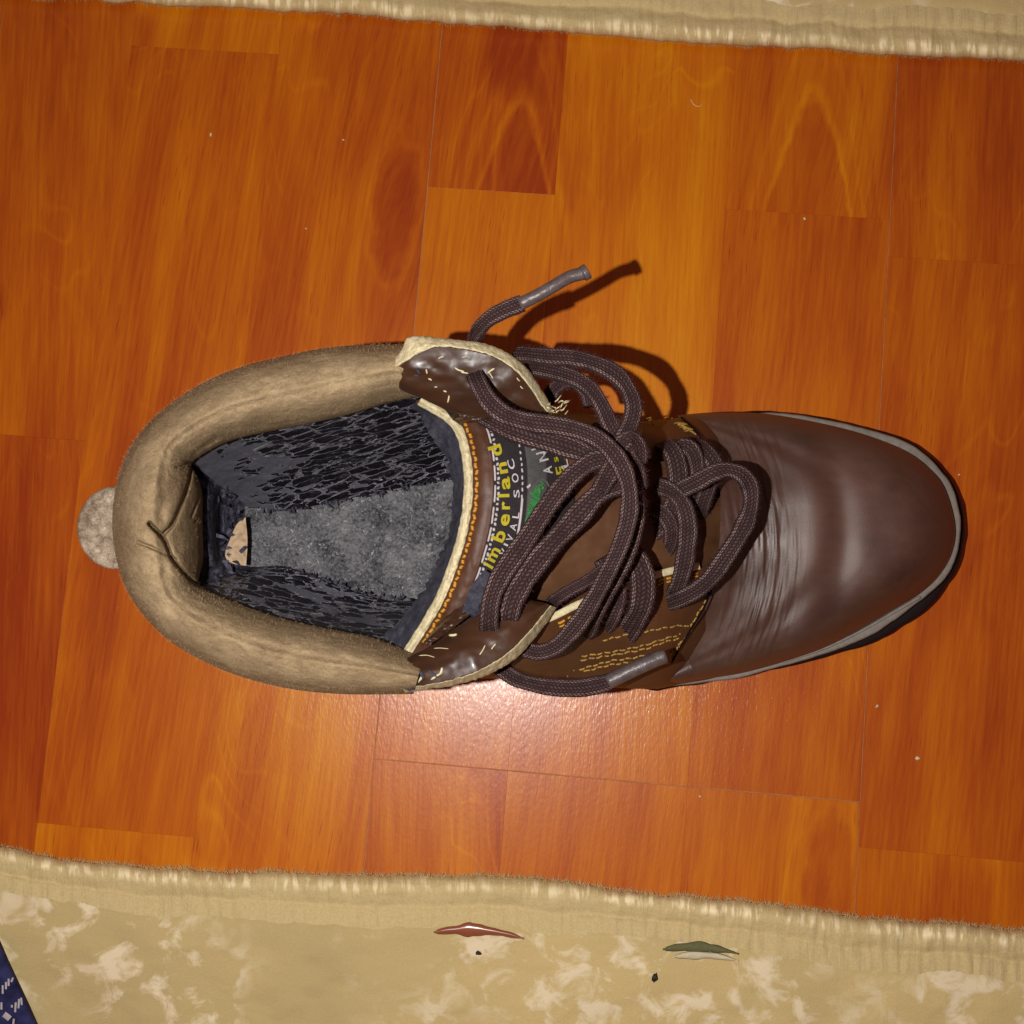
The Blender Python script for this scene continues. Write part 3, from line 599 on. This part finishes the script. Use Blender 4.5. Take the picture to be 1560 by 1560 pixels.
# lining walls, insole, heel pit
def wdisp(x, y, u, v): return .0012*fbm(x/30, y/18, 80, 4)+.0004*fbm(x/6, y/5, 84, 2)
def wall(sl, name, mat, nu, **k):
    t = I_*1.0+(O_-I_)*.07; m1 = I_*.62+K_*.38; m2 = I_*.25+K_*.75
    z = lambda a: a
    top = row(t, .0835-.016*hw)[sl]; 
    return Surf([top, row(I_*.97+K_*.03, .080-.018*hw)[sl], row(m1, .062-.006*hw)[sl], row(m2, .045-.002*hw)[sl], row(K_, .0375-.003*hw)[sl]], nu, 90, vs=[0, .06, .42, .8, 1], disp=wdisp).obj(name, mat, boot, **k)
wall(slice(0, 8), 'lining', LINING, 300, solid=.001, label='peeling black lining on the upper inner wall')
wall(slice(13, 20), 'lining', LINING2, 300, solid=.001, label='peeling black lining on the lower inner wall')
def hpd(x, y, u, v):
    d = .004*fbm(x/13, y/18, 90, 4)
    d -= .014*np.exp(-((x-338)/11)**2-((y-795)/42)**2)
    d += .004*np.exp(-(pldist(x, y, [(308, 715), (316, 760), (314, 810), (322, 850), (345, 875)])/7)**2)
    return d*np.sin(np.pi*np.clip(v, .02, 1))
Surf([row(I_+(O_-I_)*.06, .068)[6:15], row(I_*.97+K_*.03, .066)[6:15], row(I_*.55+K_*.45, .052)[6:15], row(K_*1.0, .034)[6:15]], 160, 90, vs=[0, .08, .5, 1], disp=hpd).obj('heel_lining', DARKF, boot)
Surf([[(374, 788, .0485), (377, 824, .048), (375, 862, .048)], [(360, 800, .050), (360, 832, .0495), (360, 860, .048)], [(346, 832, .0495), (343, 846, .049), (348, 856, .048)]], 20, 20, disp=lambda x, y, u, v: .0020*fbm(x/9, y/9, 5, 3)).obj('bare_patch', m_plain('bare_board', rgb(216, 186, 152, .75), .9, .1, 500, .3), boot, label='pale bare patch where the heel lining has torn away')
Surf([[(1000, 640, .034), (1000, 800, .032), (1000, 960, .034)], [(720, 690, .033), (720, 800, .0305), (720, 940, .033)], [(560, 725, .032), (560, 815, .0300), (560, 930, .032)], [(450, 745, .033), (450, 815, .031), (450, 890, .033)], [(366, 755, .036), (371, 815, .0355), (366, 880, .036)]], 160, 200, disp=lambda x, y, u, v: .0006*fbm(x/16, y/16, 7, 4)).obj('insole', INSOLE, boot)
# near-black sheet added inside the boot, shade below the lining put into its colour
Surf([row(K_, .0295)[::-1], row(K_*.3+I_*.7, .032)[::-1]], 60, 4).obj('shade_sheet', BLACK, boot)
# torn flakes of lining along its lower hems
def fk(r):
    a = resamp([(400, 776, .0385), (445, 777, .0385), (520, 763, .0385), (600, 747, .0385), (700, 726, .0385)], 60) if r.random() < .55 else resamp([(430, 864, .0385), (480, 879, .0385), (560, 905, .0385), (640, 915, .0385)], 60)
    p = U(a[r.integers(0, 60)]); return p, np.array([r.normal(0, 1), r.normal(0, .8), .5])
def fk2(r):
    p = U([r.uniform(318, 372), r.uniform(745, 880), r.uniform(.047, .052)]); return p, np.array([r.normal(0, 1), r.normal(0, 1), .6])
tuft('lining_shreds', boot, fk2, 34, .0042, .0007, DARKF, .8, 16)
tuft('lining_flakes', boot, fk, 130, .0022, .0004, DARKF, .8, 6)

# tongue
E = [(633, 613), (689, 651), (706, 705), (706, 770), (693, 833), (662, 914), (614, 993)]
A = [[(650, 606), (722, 640), (748, 700), (752, 775), (733, 855), (697, 932), (655, 990)],
     [(720, 610), (775, 640), (802, 700), (806, 775), (780, 845), (735, 920), (700, 985)],
     [(830, 625), (860, 650), (880, 700), (885, 780), (875, 850), (850, 905), (830, 945)],
     [(960, 640), (985, 670), (1000, 720), (1005, 790), (1000, 850), (990, 880), (970, 910)],
     [(1080, 670), (1110, 700), (1125, 740), (1130, 790), (1122, 840), (1110, 870), (1080, 900)]]
arch = np.array([-.012, -.003, .001, .002, .000, -.005, -.012])
zr = [.101, .1035, .102, .093, .080, .058]
Eo = np.array(E, float)
pre = Eo+np.array([(6, 3)]*7)
def tdisp(x, y, u, v):
    d = .0008*fbm(x/40, y/40, 100, 3)
    d = d+.0016*np.exp(-((x-838)**2+(y-885)**2*.6)/500.0)
    return d
ts = Surf([np.column_stack([q, z+arch*(1 if i < 4 else .6)]) for i, (q, z) in enumerate(zip([E]+A, zr))], 220, 220, vs=[0, .09, .2, .42, .72, 1], disp=tdisp)
ts.obj('tongue', TLEA, boot)
tg = [o for o in boot.children if o.name.startswith('tongue')][-1]
def offs(d, q0=0, q1=1, n=60):
    C = resamp([(a, b, 0) for a, b in E], 200)[:, :2]; T = np.gradient(C, axis=0); T /= np.linalg.norm(T, axis=1)[:, None]; N = np.stack([T[:, 1], -T[:, 0]], 1)
    if N[100, 0] < 0: N = -N
    Q = C+N*d; i = np.linspace(q0*199, q1*199, n); return np.stack([np.interp(i, np.arange(200), Q[:, k]) for k in (0, 1)], 1)
def on_t(Q, lift): return np.column_stack([Q, [ts.zat(a, b)+lift for a, b in Q]])
def t_strip(name, d0, d1, q0, q1, lift, mat, parent, nv=8, thick=.0, edge=0):
    ds = np.linspace(d0, d1, nv); rows = [on_t(offs(d, q0, q1, 90), lift+thick*math.sin(math.pi*k/(nv-1))) for k, d in enumerate(ds)]
    rows = [on_t(offs(d0-.6, q0, q1, 90), lift-.0018)]+rows+[on_t(offs(d1+.6, q0, q1, 90), lift-.0018)]
    s = Surf(rows, 180, nv*3)
    if edge: s.G[..., 2] += edge*fbm(s.G[..., 0]/5, s.G[..., 1]/5, 3, 3); s.G[..., 0] += edge*1500*fbm(s.G[..., 0]/7, s.G[..., 1]/7, 8, 3)
    return s.obj(name, mat, parent)
t_strip('raw_edge', -1, 13, .01, .995, .0006, RAW, tg, thick=.0016, edge=.0009)
# felt backing of the tongue showing on the left of the raw edge
inn = np.array([(628, 618), (652, 655), (682, 705), (690, 775), (676, 835), (640, 905), (588, 968)], float)
bk = Surf([np.column_stack([Eo-np.array([2, 0]), np.array(zr[0])+arch-.0006]), np.column_stack([Eo*.5+inn*.5, np.array(zr[0])+arch-.0045]), np.column_stack([inn, np.array(zr[0])+arch-.010])], 160, 30, disp=lambda x, y, u, v: .0008*fbm(x/8, y/8, 31, 3)*np.clip(v*3, 0, 1))
bk.G[..., 0] += 9*fbm(bk.G[..., 0]/9, bk.G[..., 1]/9, 55, 3)*bk.v**2
bk.obj('felt_backing', BLUEF, tg)
t_strip('leather_band', 13, 45, .0, 1.0, .0008, BAND, tg, thick=.0009)
ribbon('orange_stitching', offs(18.5, .08, .94), 5.0, ts, ORG, tg, .0014, 1.2, dash=(9, 1.2), wob=1.0, seed=2, step=1.2)
_ds = np.linspace(44, 168, 14); _rows = []
for _d in [43.4]+list(_ds)+[168.6]:
    _f = (_d-44)/124; _rows.append(on_t(offs(_d, .10+.24*_f, .92-.44*_f, 90), .0009 if 44 <= _d <= 168 else -.0018))
label = Surf(_rows, 180, 60).obj('label', LABEL, boot)
label['label'] = 'black woven label with yellow and white lettering on the tongue'
ribbon('woven_line', offs(46.5, .11, .91), 3.0, ts, WHT, label, .0013, .6, dash=(30, 1.0), wob=.2, seed=3, step=1.5)
ribbon('woven_line', offs(51.5, .12, .91), 4.0, ts, WHT, label, .0013, .6, dash=(6, 2.2), wob=.5, seed=4, step=1.2)
ribbon('woven_line', offs(88, .15, .42), 2.6, ts, WHT, label, .0013, .5, dash=(7, 3.5), wob=.3, seed=5, step=1.2)
ribbon('woven_line', offs(88.5, .40, .74), 3.6, ts, WHT, label, .0013, .5, seed=6, step=2)
t_strip('grey_ribbon', 96, 126, .20, .60, .0014, GREYB, label, nv=5, thick=.0004)

# lettering
def glyph(ch, bold=.02):
    cu_ = bpy.data.curves.new('glyph', 'FONT'); cu_.body = ch; cu_.size = 1; cu_.offset = bold; cu_.resolution_u = 3
    ob = bpy.data.objects.new('glyph', cu_); sc.collection.objects.link(ob); dg = bpy.context.evaluated_depsgraph_get()
    me = bpy.data.meshes.new_from_object(ob.evaluated_get(dg)); V = np.array([v.co[:2] for v in me.vertices]); Fc = [tuple(p.vertices) for p in me.polygons]
    bpy.data.objects.remove(ob); bpy.data.curves.remove(cu_); bpy.data.meshes.remove(me); return V, Fc
def letter(ch, px, py, ang, h, wd, mat, lift=.0017, bold=.02, name='letter'):
    """ang: reading direction in the photo, degrees clockwise from right; h = cap height px, wd = glyph width px"""
    V, Fc = glyph(ch, bold); cw = V[:, 0].max()-V[:, 0].min(); V = V-np.array([(V[:, 0].max()+V[:, 0].min())/2, .26])
    V = V*np.array([wd/cw, h/.70]); a = math.radians(ang); e = np.array([math.cos(a), math.sin(a)]); n = np.array([e[1], -e[0]])
    Q = np.array([px, py])+V[:, :1]*e+V[:, 1:]*n
    z = np.array([ts.zat(x, y)+lift for x, y in Q]); m = len(Q)
    Vt = np.concatenate([U(np.column_stack([Q, z])), U(np.column_stack([Q, z-.0008]))])
    ed = {}; 
    for f in Fc:
        for i in range(len(f)): k = (f[i], f[(i+1) % len(f)]); ed[k] = 1
    sides = [(a_, b_, b_+m, a_+m) for (a_, b_) in ed if (b_, a_) not in ed]
    return mesh_obj(name, Vt, list(Fc)+sides, mat, label, smooth=False)
for ch, x, y, a, h, wd in [('T', 741, 884, -57, 15, 12), ('i', 745, 862, -59, 17, 5), ('m', 752, 845, -62, 17, 22), ('b', 762, 817, -68, 19, 17), ('e', 769, 792, -82, 18, 18), ('r', 770, 770, -90, 17, 12), ('l', 769, 755, -92, 17, 5), ('a', 770, 736, -95, 17, 19), ('n', 766, 713, -100, 17, 17), ('d', 757, 686, -108, 19, 17)]:
    letter(ch, x, y, a, h, wd, YEL, bold=.028)
for ch, x, y, a, h, wd in [('S', 749, 884, -57, 10, 9), ('U', 757, 870, -58, 10, 9), ('R', 765, 856, -60, 10, 9), ('V', 768, 842, -62, 10, 10), ('I', 773, 831, -64, 10, 3), ('V', 778, 820, -68, 10, 10), ('A', 783, 803, -75, 10, 11), ('L', 787, 785, -82, 10, 9), ('S', 788, 752, -92, 9, 12), ('O', 786, 728, -97, 10, 14), ('C', 780, 707, -105, 10, 15)]:
    letter(ch, x, y, a, h, wd, WHT, bold=.012)
for ch, x, y, a, h, wd, m in [('A', 836, 716, -98, 13, 12, WHT), ('N', 828, 695, -105, 16, 15, WHT), ('L', 816, 681, -110, 12, 7, WHT), ('E', 855, 716, -100, 13, 12, YEL), ('s', 847, 700, -105, 9, 8, YEL), ('L', 861, 706, -100, 11, 14, WHT)]:
    letter(ch, x, y, a, h, wd, m, .0018)
# green tree emblem with its pale ring
ribbon('emblem_ring', [(806, 744), (812, 733), (822, 728), (832, 733), (838, 745)], 3.5, ts, GREYB, label, .0019, .5)
ribbon('emblem_ring', [(803, 743), (809, 738)], 4, ts, WHT, label, .0019, .5)
em = []
for k in range(3):
    pts = []
    for i in range(26):
        t = i/25; cx, cy = 824-23*t+2*math.sin(7*i+k), 736+62*t+2*math.cos(5*i+2*k); w_ = 10.5*math.sin(math.pi*min(1, t*1.0+.12))*(.55+.45*math.sin(3.3*i+k)**2); a = i*2.25+k*2.1
        pts.append((cx+w_*math.cos(a)*.9, cy+w_*math.sin(a)*.55))
    ribbon('emblem_thread', pts, 1.7, ts, GRN, label, .0019+.0002*k, .7, step=1.2, seed=k)
ribbon('emblem_thread', [(806, 780), (804, 795), (801, 808)], 5, ts, GRN, label, .0019, .5)

# flaps (turned back eyelet tabs)
RIM = []
def flap(nm, lab, Ic, Oc, Rc, zI, zO, zR, seed, nu=200):
    Ic, Oc, Rc = (resamp([(a, b, 0) for a, b in q], 24)[:, :2] for q in (Ic, Oc, Rc)); Oc = Oc*.82+Rc*.18; M = Ic*.5+Oc*.5
    zi, zo, zrr = (np.interp(np.linspace(0, 1, 24), np.linspace(0, 1, len(z)), z) for z in (zI, zO, zR))
    s = Surf([row(Ic, 0)*[1, 1, 0]+np.column_stack([np.zeros((24, 2)), zi-.004]), np.column_stack([Ic, zi]), np.column_stack([M, (zi+zo)/2+.0022]), np.column_stack([Oc, zo])], nu, 70, vs=[0, .06, .5, 1],
             disp=lambda x, y, u, v: .0012*fbm(x/36, y/22, seed, 2)*np.sin(np.pi*np.clip(v, 0, 1))+.00004*fbm(x/6, y/6, seed+3, 2))
    o = s.obj(nm, GLEA, boot, solid=.0012, label=lab)
    e = Surf([np.column_stack([Oc, zo-.0012]), np.column_stack([Oc*.9+Rc*.1, zo+.0006]), np.column_stack([Oc*.5+Rc*.5, (zo+zrr)/2+.0008]), np.column_stack([Oc*.06+Rc*.94, zrr-.0002]), np.column_stack([Rc, zrr-.0022]), np.column_stack([Oc*.4+Rc*.6, zrr-.0042])], nu, 36,
             vs=[0, .15, .5, .85, .93, 1], disp=lambda x, y, u, v: .0007*fbm(x/6, y/6, seed+5, 3))
    e.G[..., 1] += 1.8*fbm(e.G[..., 0]/5, e.G[..., 1]/9, seed+6, 3)
    e.obj('raw_edge', RAW, o); RIM.append(e)
    return o, s
fu_o, fu_s = flap('eyelet_flap', 'upper turned-back eyelet flap with cream raw edge', [(588, 572), (612, 594), (640, 605), (672, 620), (705, 630), (740, 637), (775, 637), (805, 634), (838, 640)],
     [(588, 570), (640, 546), (668, 532), (705, 535), (745, 545), (775, 562), (802, 590), (824, 622), (840, 638)],
     [(584, 566), (614, 530), (622, 514), (660, 514), (700, 518), (745, 525), (782, 543), (806, 565), (826, 595), (850, 636)],
     [.108, .110, .110, .110, .110, .108, .106, .103], [.114, .119, .121, .122, .121, .118, .112, .106], [.112, .117, .118, .119, .118, .114, .108, .102], 120)
fl_o, fl_s = flap('eyelet_flap', 'lower turned-back eyelet flap with cream raw edge', [(608, 1014), (625, 1000), (645, 990), (665, 979), (690, 960), (715, 945), (750, 925), (790, 912), (828, 918)],
     [(612, 1046), (650, 1041), (700, 1029), (740, 1012), (772, 990), (800, 963), (820, 940), (836, 921)],
     [(617, 1056), (660, 1049), (705, 1041), (750, 1025), (788, 1001), (815, 972), (834, 947), (848, 926)],
     [.106, .108, .109, .109, .108, .107, .105, .102], [.110, .114, .116, .117, .115, .112, .108, .104], [.106, .109, .110, .110, .108, .105, .101, .098], 140)
# stitches, torn threads on the flaps
r = np.random.default_rng(3)
def bits(o, s, lst, mat, seed):
    for k, (x, y, a, L, w_) in enumerate(lst):
        if k > 4 and k % 3 == 0: continue
        w_ *= .62; L *= .8; a += r.normal(0, .3); c, s_ = math.cos(a), math.sin(a); ribbon('thread_end', [(x-c*L/2, y-s_*L/2), (x+r.normal(0, .8), y+r.normal(0, .8)), (x+c*L/2, y+s_*L/2)], w_*1.0, s, mat, o, .0005, 1.0, dash=(400, 2), step=1.0)
bits(fu_o, fu_s, [(700, 563, -.2, 20, 4), (708, 568, .3, 14, 3), (748, 565, 0, 17, 4.5), (748, 572, 0, 15, 3), (672, 545, -.3, 12, 3), (655, 578, .6, 8, 4), (657, 584, .4, 8, 4), (678, 596, 0, 7, 4), (683, 608, 1.3, 14, 4), (776, 603, -.3, 10, 5), (790, 578, .8, 9, 2.5), (795, 590, .8, 8, 2.5), (692, 542, 0, 14, 2), (708, 543, 0, 12, 2), (650, 566, 1.2, 9, 4), (712, 622, .2, 26, 3), (664, 590, .8, 6, 3)], RAW, 1)
bits(fu_o, fu_s, [(638, 566, 1.4, 14, 7), (634, 572, .1, 10, 5)], BLUEF, 2)
bits(fl_o, fl_s, [(690, 967, -.1, 16, 6), (640, 1034, -.9, 20, 7), (672, 1022, -1.0, 14, 6), (665, 1030, -.5, 26, 5), (735, 990, -.3, 22, 3), (752, 985, -.4, 14, 3), (700, 1012, -.5, 30, 2.5), (672, 988, -.2, 28, 2), (650, 1000, -.1, 30, 2), (805, 925, 0, 12, 3.5)], RAW, 3)
bits(fl_o, fl_s, [(642, 1028, 1.2, 20, 8), (660, 1026, .2, 24, 6), (626, 1049, .1, 14, 9)], BLUEF, 4)
for k in range(16):
    x, y = 838+r.uniform(-10, 22), 622+r.uniform(-10, 16); a = r.uniform(-1.2, .6); L = r.uniform(8, 17)
    tube('frayed_thread', [(x, y, .103), (x+L*.5*math.cos(a), y+L*.5*math.sin(a)+r.normal(0, 2), .106+r.uniform(0, .003)), (x+L*math.cos(a+r.normal(0, .6)), y+L*math.sin(a), .105)], .00028, RAW, fu_o, 6, 10)
# torn loose leather at the inner side of the flaps and the collar end knot
Surf([[(655, 600, .106), (690, 622, .107), (740, 634, .104), (790, 634, .1)], [(668, 612, .106), (700, 634, .105), (750, 650, .101), (800, 648, .098)], [(690, 640, .100), (715, 655, .099), (755, 665, .096), (800, 662, .094)]], 60, 30, disp=lambda x, y, u, v: .002*fbm(x/14, y/5, 9, 3)).obj('torn_facing', GLEA, boot)
Surf([[(650, 985, .106), (680, 965, .106), (720, 935, .104), (770, 915, .101)], [(645, 978, .104), (672, 955, .103), (705, 925, .101), (745, 905, .099)], [(640, 985, .096), (668, 950, .097), (700, 915, .097), (740, 890, .096)]], 60, 30, disp=lambda x, y, u, v: .002*fbm(x/14, y/6, 19, 3)).obj('torn_facing', GLEA, boot)
Surf([[(704, 930, .104), (718, 893, .1085), (738, 868, .110)], [(714, 936, .1045), (732, 906, .1085), (756, 880, .110)], [(726, 942, .102), (744, 922, .105), (764, 896, .107)]], 40, 24, disp=lambda x, y, u, v: .0015*fbm(x/6, y/6, 29, 3)).obj('torn_backing', BLUEF, boot)

# facing edges and stitching on the quarters
ql_o = [o for o in boot.children if o.name == 'quarter'][0]; qu_o = [o for o in boot.children if o.name.startswith('quarter')][-1]
ribbon('raw_edge', [(800, 957), (848, 937), (880, 921), (930, 902), (1000, 876), (1030, 868), (1066, 862)], 11, ql, RAW, ql_o, .0008, .6, step=4)
for pts, wd in (([(850, 950), (880, 936), (930, 914), (1000, 886), (1030, 878), (1064, 872)], 4), ([(852, 955), (884, 941), (932, 919), (1000, 891), (1064, 877)], 3)):
    ribbon('stitching', pts, wd, ql, ORG, ql_o, .0008, 1, dash=(11, 3), wob=.5, seed=3, step=1.5)
for pts in ([(918, 976), (950, 968), (985, 962), (1015, 956), (1043, 953), (1056, 957)], [(884, 1006), (920, 1000), (950, 995), (985, 988), (1010, 979), (1036, 972)], [(886, 1000), (920, 995), (950, 990), (985, 982), (1010, 974), (1038, 966)], [(858, 1031), (890, 1023), (930, 1013), (960, 1009), (984, 1004)], [(862, 1025), (890, 1018), (930, 1007), (960, 1003), (990, 997)], [(1090, 896), (1078, 912), (1064, 934), (1052, 955)], [(1040, 976), (1030, 988), (1022, 998)], [(1048, 968), (1036, 984), (1026, 1000)], [(1056, 960), (1044, 972), (1034, 990)]):
    ribbon('stitching', pts, 2.6, ql, GOLD, ql_o, .0007, 1.2, dash=(10, 1.6), wob=.8, seed=int(pts[0][0]), step=1.2)
for k in range(9):
    x, y = 1030+k*2.6, 640+k*2.0; ribbon('stitching', [(x-8, y-3+(k % 3)*2), (x, y), (x+10, y+6-(k % 4)*2)], 2.2, qu, GOLD, qu_o, .001, 1.2, step=1.5)
for k in range(6):
    x, y = 985+k*3.4, 638+(k % 3)*3; ribbon('stitching', [(x-5, y+8), (x, y), (x+7, y-2)], 2.0, qu, GOLD, qu_o, .001, 1.2, step=1.5)
# piping edge of the vamp seam
tube('vamp_seam', [(1038, 636, .049), (1058, 654, .060), (1073, 675, .0665), (1084, 695, .0695), (1091, 714, .0715)], .0004, BLACK, boot, 6, 40, taper=False)
tube('vamp_seam', [(1090, 884, .0712), (1081, 907, .0705), (1069, 932, .069), (1053, 958, .066), (1037, 985, .060), (1023, 1010, .052)], .00035, BLACK, boot, 6, 40, taper=False)

# ------------------------------------------------------------ laces
LC = []
def lace(pts, wpx=30, t=.42, name='lace', groove=.18, roll=0):
    """flat braided lace through (px,py,z[,tilt]); width in photo pixels"""
    wpx *= .9
    P = resamp([p[:3] for p in pts], 8); Ltot = np.linalg.norm(np.diff(np.array([p[:2] for p in pts]), axis=0), axis=1).sum()
    n = max(24, int(Ltot/2.2)); P = resamp([p[:3] for p in pts], n)
    tilt = np.interp(np.linspace(0, 1, n), np.linspace(0, 1, len(pts)), [p[3] if len(p) > 3 else roll for p in pts])
    W = U(P); s = np.r_[0, np.cumsum(np.linalg.norm(np.diff(W, axis=0), axis=1))]
    wd = wpx/(F/(H-P[:, 2].mean())); wob = 1+.22*fbm(s/wd*.8, s*0, len(LC)+5, 3)
    T = np.gradient(W, axis=0); T /= np.linalg.norm(T, axis=1)[:, None]
    sd = np.cross(T, np.array([0, 0, 1.0])); sd /= np.linalg.norm(sd, axis=1)[:, None]+1e-9; up_ = np.cross(sd, T)
    K = 28; th = np.linspace(0, 2*math.pi, K, endpoint=False); V = []; UV = []
    cx = np.sign(np.cos(th))*np.abs(np.cos(th))**.75*.5; cz = np.sign(np.sin(th))*np.abs(np.sin(th))**.85*.5*t
    cz = cz-groove*t*np.exp(-(cx/.17)**2)*np.sign(np.sin(th))*.8
    for i in range(n):
        ct, st = math.cos(tilt[i]), math.sin(tilt[i]); a = sd[i]*ct+up_[i]*st; b = -sd[i]*st+up_[i]*ct
        bumpy = 1+.035*np.sin(s[i]/wd*2*math.pi*4.6+th*11)
        q = W[i]+wd*wob[i]*((cx*bumpy)[:, None]*a+(cz*bumpy)[:, None]*b); V.append(q); UV.append(np.column_stack([th/(2*math.pi), np.full(K, s[i]/wd)]))
    # extra closing column for a clean uv seam
    V = np.array(V); UV = np.array(UV); V = np.concatenate([V, V[:, :1]], 1); UV = np.concatenate([UV, np.concatenate([np.ones((n, 1, 1)), UV[:, :1, 1:]], 2)], 1); K += 1
    Fc = [(i*K+k, i*K+k+1, (i+1)*K+k+1, (i+1)*K+k) for i in range(n-1) for k in range(K-1)]
    Fc += [tuple(range(K-1))[::-1], tuple((n-1)*K+k for k in range(K-1))]
    o = mesh_obj(name, V.reshape(-1, 3), Fc, LACE, boot, UV.reshape(-1, 2)); LC.append((W, sd, up_, wd, t)); return o
# lower rows, threaded through the eyelets
lace([(1000, 680, .062), (1012, 678, .078), (1022, 686, .084), (1030, 705, .086), (1033, 735, .086), (1026, 765, .084), (1008, 795, .082), (985, 820, .080)], 34, .4, roll=.15)
lace([(1028, 700, .062), (1034, 686, .077), (1044, 680, .083), (1056, 690, .084), (1062, 715, .083), (1062, 745, .081), (1058, 780, .072), (1060, 796, .056)], 26, .42)
lace([(1040, 668, .056), (1056, 674, .072), (1076, 690, .080), (1088, 712, .082), (1080, 738, .082), (1068, 770, .078), (1062, 792, .068), (1060, 800, .054)], 30, .35, roll=.25)
lace([(1000, 740, .085), (1022, 748, .088), (1040, 768, .089), (1048, 800, .088), (1046, 835, .086), (1040, 870, .083), (1030, 900, .077), (1020, 920, .068), (1010, 936, .056)], 30, .4, roll=-.15)
lace([(995, 775, .083), (1012, 785, .084), (1022, 805, .083), (1020, 830, .079), (1006, 852, .072), (996, 866, .060)], 26, .42)
lace([(940, 850, .098), (962, 848, .099), (976, 868, .097), (980, 895, .094), (976, 925, .090), (968, 942, .084), (956, 962, .076), (940, 984, .064)], 40, .34, groove=.1)
lace([(985, 700, .08), (990, 740, .079), (985, 790, .079), (975, 840, .079)], 30, .4)
lace([(918, 850, .098), (935, 880, .096), (940, 910, .092), (930, 940, .087), (916, 962, .076), (902, 980, .064)], 34, .4)
lace([(836, 922, .084), (846, 914, .098), (862, 903, .102), (885, 890, .103), (905, 878, .103), (925, 862, .102)], 22, .5)
# the big loop lying on the vamp
lace([(1030, 750, .086), (1046, 742, .090), (1066, 732, .094), (1088, 720, .097), (1110, 716, .097), (1130, 724, .096), (1142, 742, .094), (1144, 766, .093), (1137, 793, .092), (1122, 822, .091), (1104, 850, .089), (1084, 878, .087), (1062, 898, .084), (1040, 910, .080), (1020, 918, .073), (996, 926, .060)], 30, .42, roll=.1)
# band behind the label and the crossing bands
lace([(728, 628, .094), (745, 638, .106), (775, 652, .109), (810, 664, .110), (850, 676, .110), (890, 690, .110), (925, 712, .109)], 36, .36, groove=.1)
lace([(940, 700, .112), (905, 702, .114), (875, 722, .114), (848, 752, .113), (825, 785, .113), (804, 818, .113), (782, 850, .114), (762, 880, .115), (749, 912, .116), (745, 943, .116), (746, 962, .110), (748, 984, .098)], 34, .40)
lace([(945, 735, .110), (912, 752, .111), (886, 780, .111), (862, 806, .111), (838, 832, .112), (815, 860, .112), (796, 888, .113), (782, 915, .113), (776, 936, .112), (775, 950, .107), (774, 972, .096)], 38, .36, groove=.12)
lace([(925, 700, .113), (950, 722, .116), (966, 755, .117), (966, 795, .115), (955, 835, .112), (938, 872, .108), (920, 905, .104), (905, 935, .1), (893, 960, .088), (886, 968, .070)], 36, .40)
# knot
lace([(915, 745, .112), (932, 712, .118), (942, 682, .121), (960, 668, .121), (972, 682, .118), (974, 704, .114)], 34, .45)
lace([(900, 655, .106), (925, 668, .114), (950, 690, .118), (968, 716, .115), (972, 745, .11)], 34, .42)
# loops at the top
lace([(836, 622, .066), (838, 604, .084), (848, 590, .088), (866, 582, .092), (885, 586, .096), (896, 600, .098), (900, 618, .1)], 26, .45)
lace([(800, 560, .100), (825, 563, .108), (853, 569, .113), (882, 580, .116), (903, 597, .117), (918, 622, .118), (930, 648, .118), (940, 668, .118)], 30, .42, roll=.2)
lace([(784, 540, .108), (808, 541, .114), (838, 544, .118), (872, 546, .120), (908, 555, .121), (938, 571, .121), (957, 594, .120), (965, 620, .120), (960, 645, .120), (948, 668, .120)], 32, .42, roll=.25)
# front strand, from the upper eyelet to below the lower flap
lace([(722, 560, .104), (723, 568, .117), (732, 590, .124), (748, 615, .126), (772, 633, .127), (808, 643, .126), (847, 648, .126), (880, 655, .126), (910, 668, .126), (934, 690, .126), (951, 718, .126), (959, 750, .125), (958, 785, .124), (949, 820, .122), (936, 852, .120), (920, 884, .117), (905, 912, .113), (888, 940, .109), (868, 965, .105), (847, 985, .102), (822, 994, .099), (798, 988, .096), (785, 975, .094)], 31, .42, roll=-.1)
# ends with tips
lace([(728, 535, .100), (722, 522, .108), (728, 505, .118), (744, 487, .124), (766, 474, .127), (796, 462, .128)], 28, .55)
lace([(752, 1006, .080), (764, 1018, .083), (784, 1033, .086), (812, 1042, .088), (845, 1047, .088), (880, 1048, .087), (912, 1043, .086), (930, 1038, .086)], 30, .5)
ag = dict(seg=14, n=24, taper=False)
a1 = tube('lace_tip', [(792, 463, .128), (815, 452, .1285), (840, 438, .129), (868, 422, .129), (890, 416, .129)], .0019, PLASTIC, boot, **ag)
tube('tip_rim', [(888, 417, .129), (892, 414.8, .129), (895, 413, .129)], .00235, PLASTIC, a1, 14, 6, taper=False)
a2 = tube('lace_tip', [(926, 1039, .086), (950, 1027, .0865), (975, 1015, .087), (1000, 1004, .087), (1014, 999, .087)], .0024, PLASTIC, boot, **ag)
# lint on the laces
def fl_(r):
    W, sd, u_, wd, t = LC[r.integers(0, len(LC))]; i = r.integers(2, len(W)-2); a = r.uniform(0, math.pi)
    return W[i]+wd*.48*math.cos(a)*sd[i]+wd*t*.45*math.sin(a)*u_[i], math.cos(a)*sd[i]+math.sin(a)*u_[i]
g_ = m_plain('lace_fluff', rgb(104, 70, 72, .55), .9, .1)
tuft('lint', boot, fl_, 15000, .0013, .000028, g_, .8, 9)
